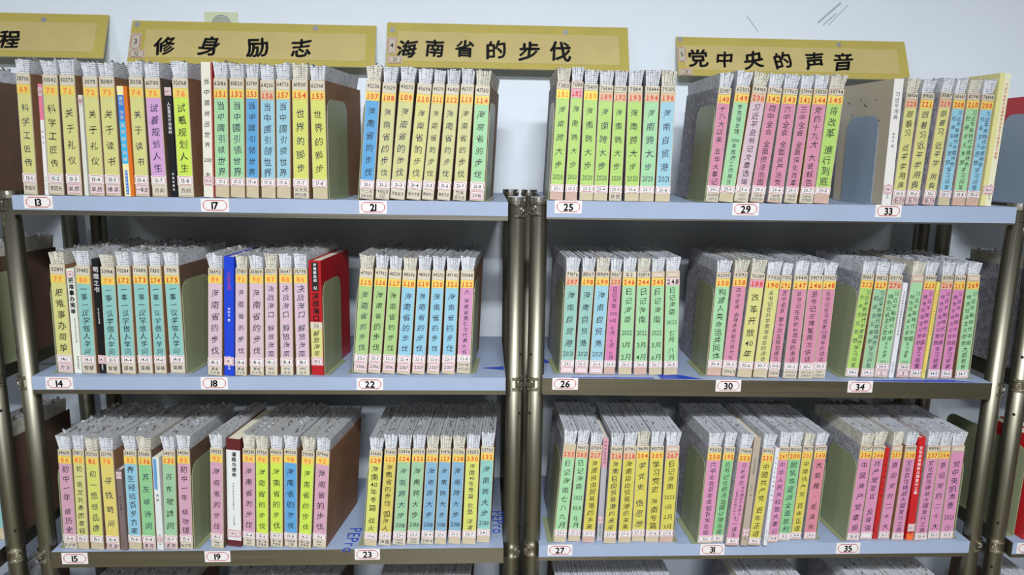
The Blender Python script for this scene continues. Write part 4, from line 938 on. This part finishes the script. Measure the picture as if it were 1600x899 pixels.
# ------------------------------------------------------------------ bookends
def bookend(x, z, yaw, lean, y0=0.0, side=1, m='bookend_green', label='', hgt=0.215, d=0.125, dirn=1):
    """bent sheet metal bookend; side +1 stands right of the books, -1 left; the foot runs under the books"""
    r = thing('bookend', label, 'bookend', (x, y0, z + 0.0006), (0, 0, -math.radians(yaw)), 'metal bookends')
    pts = [(0, 0), (d, 0)]; n = 6; rad = 0.028
    for i in range(n + 1):
        a = math.pi / 2 * i / n; pts.append((d - rad + rad * math.cos(a), hgt - rad + rad * math.sin(a)))
    for i in range(n + 1):
        a = math.pi / 2 + math.pi / 2 * i / n; pts.append((rad + rad * math.cos(a), hgt - rad + rad * math.sin(a)))
    t = 0.0011; tl = math.tan(lean); k = len(pts)
    vs = [(tl * q, p, q + 0.0001) for p, q in pts] + [(tl * q + t, p, q + 0.0001) for p, q in pts]
    b = MB(); b.add(vs, [tuple(range(k)), tuple(range(2 * k - 1, k - 1, -1))] + [(i, k + i, k + (i + 1) % k, (i + 1) % k) for i in range(k)], m); b.build('upright_plate', r)
    # rolled front edge
    b = MB(); b.hexa([(-t * 0.4, -0.0006, 0.0001), (t * 1.4, -0.0006, 0.0001), (t * 1.4, 0.0014, 0.0001), (-t * 0.4, 0.0014, 0.0001)] + [(tl * (hgt - rad) + e, q, hgt - rad) for e, q in ((-t * 0.4, -0.0006), (t * 1.4, -0.0006), (t * 1.4, 0.0014), (-t * 0.4, 0.0014))], m)
    b.build('plate_edge', r)
    b = MB()
    if side > 0: b.box(0.0012, 0.012, 0, d, 0.0001, 0.0010, m)
    else: b.box(-0.012, -0.0001, 0, d, 0.0001, 0.0010, m)
    b.build('foot_flange', r)
    return r
bookend(-0.3962, 1.4982, 9, 0.0069, 0.0120, 1, 'bookend_green', 'grey-green metal bookend at the end of the second group, top shelf by volume 155')
bookend(-0.3328, 1.4980, 6, 0.0852, 0.0120, -1, 'bookend_green', 'metal bookend at the start of the third group, top shelf by volume 107')
bookend(-0.0542, 1.4975, 6, 0.0491, 0.0120, 1, 'bookend_green', 'metal bookend at the end of the third group, top shelf by volume 114')
bookend(0.0879, 1.5020, 1, 0.0394, 0.0120, -1, 'bookend_green', 'metal bookend at the start of the fourth group, top shelf by volume 181')
bookend(0.4397, 1.5013, -1, 0.0556, 0.0120, -1, 'bookend_green', 'olive metal bookend at the start of the fifth group, top shelf by volume 140')
bookend(0.8427, 1.5006, -4, -0.0039, 0.0500, -1, 'bookend_blue', 'blue-grey metal bookend at the start of the sixth group, top shelf by the white-spined book', hgt=0.2)
bookend(-1.0265, 1.0948, 7, 0.0186, 0.0257, -1, 'bookend_green', 'olive metal bookend at the start of the first group, middle shelf by volume 77')
bookend(-0.7359, 1.0945, 7, 0.0054, 0.0273, 1, 'bookend_green', 'olive metal bookend at the end of the first group, middle shelf by volume 175')
bookend(-0.4191, 1.0941, 7, 0.0064, 0.0152, 1, 'bookend_green', 'grey-green metal bookend after the second group, middle shelf, by the dark red book')
bookend(-0.3585, 1.0940, 5, 0.0857, 0.0282, -1, 'bookend_green', 'metal bookend at the start of the third group, middle shelf by volume 115')
bookend(-0.0837, 1.0937, 5, 0.0387, 0.0297, 1, 'bookend_green', 'metal bookend at the end of the third group, middle shelf by volume 122')
bookend(0.1246, 1.0933, -2, 0.0275, 0.0300, -1, 'bookend_green', 'metal bookend at the start of the fourth group, middle shelf by volume 197')
bookend(0.4743, 1.0895, 0, 0.0303, 0.0284, -1, 'bookend_green', 'olive metal bookend at the start of the fifth group, middle shelf by volume 150')
bookend(0.8114, 1.0860, -3, 0.0647, 0.0300, -1, 'bookend_green', 'olive metal bookend at the start of the sixth group, middle shelf by volume 212')
bookend(1.1190, 1.0831, -3, -0.0076, 0.0300, 1, 'bookend_green', 'pale olive metal bookend at the end of the sixth group, middle shelf by volume 269')
bookend(-1.0481, 0.6640, 7, 0.035, 0.0146, -1, 'bookend_green', 'olive metal bookend at the start of the first group, lower shelf by volume 84')
bookend(-0.7393, 0.6644, 7, 0.035, 0.0074, 1, 'bookend_green', 'dark olive metal bookend at the end of the first group, lower shelf by volume 83')
bookend(-0.3415, 0.6652, 3, 0.0793, 0.0119, -1, 'bookend_green', 'thin metal bookend at the start of the third group, lower shelf by volume 129')
bookend(0.1173, 0.6711, -1, 0.0719, 0.0107, -1, 'bookend_green', 'metal bookend at the start of the fourth group, lower shelf by volume 253')
bookend(0.4144, 0.6715, -1, 0.0148, 0.0079, 1, 'bookend_green', 'metal bookend at the end of the fourth group, lower shelf by volume 267')
bookend(0.4702, 0.6716, -3, 0.0417, -0.0003, -1, 'bookend_green', 'dark olive metal bookend at the start of the fifth group, lower shelf by volume 250')
bookend(0.7734, 0.6720, -3, 0.0295, 0.0128, 1, 'bookend_green', 'cream-edged metal bookend at the end of the fifth group, lower shelf by volume 160')
bookend(0.8442, 0.6722, -3, 0.0417, 0.0059, -1, 'bookend_green', 'olive metal bookend at the start of the sixth group, lower shelf by volume 256')
bookend(1.1219, 0.6725, -3, 0.0038, 0.0112, 1, 'bookend_green', 'cream-edged metal bookend at the end of the sixth group, lower shelf by volume 237')
bookend(-1.2005, 1.497, 7, 0.02, 0.005, 1, 'bookend_green', 'metal bookend at the left photo edge, top shelf')
bookend(-1.1835, 1.10, 7, 0.02, 0.055, 1, 'bookend_green', 'metal bookend at the left photo edge, second shelf')
bookend(1.3045, 1.50, -3, 0.02, 0.02, -1, 'bookend_blue', 'grey metal bookend before the red books at the right photo edge, top shelf', hgt=0.22, d=0.25)
bookend(1.290, 0.668, -6, 0.02, 0.03, -1, 'bookend_green', 'olive metal bookend before the red books at the right photo edge, third shelf', hgt=0.235, d=0.27)  # real bookend, plate deepened so its dark green stands in for wall shade
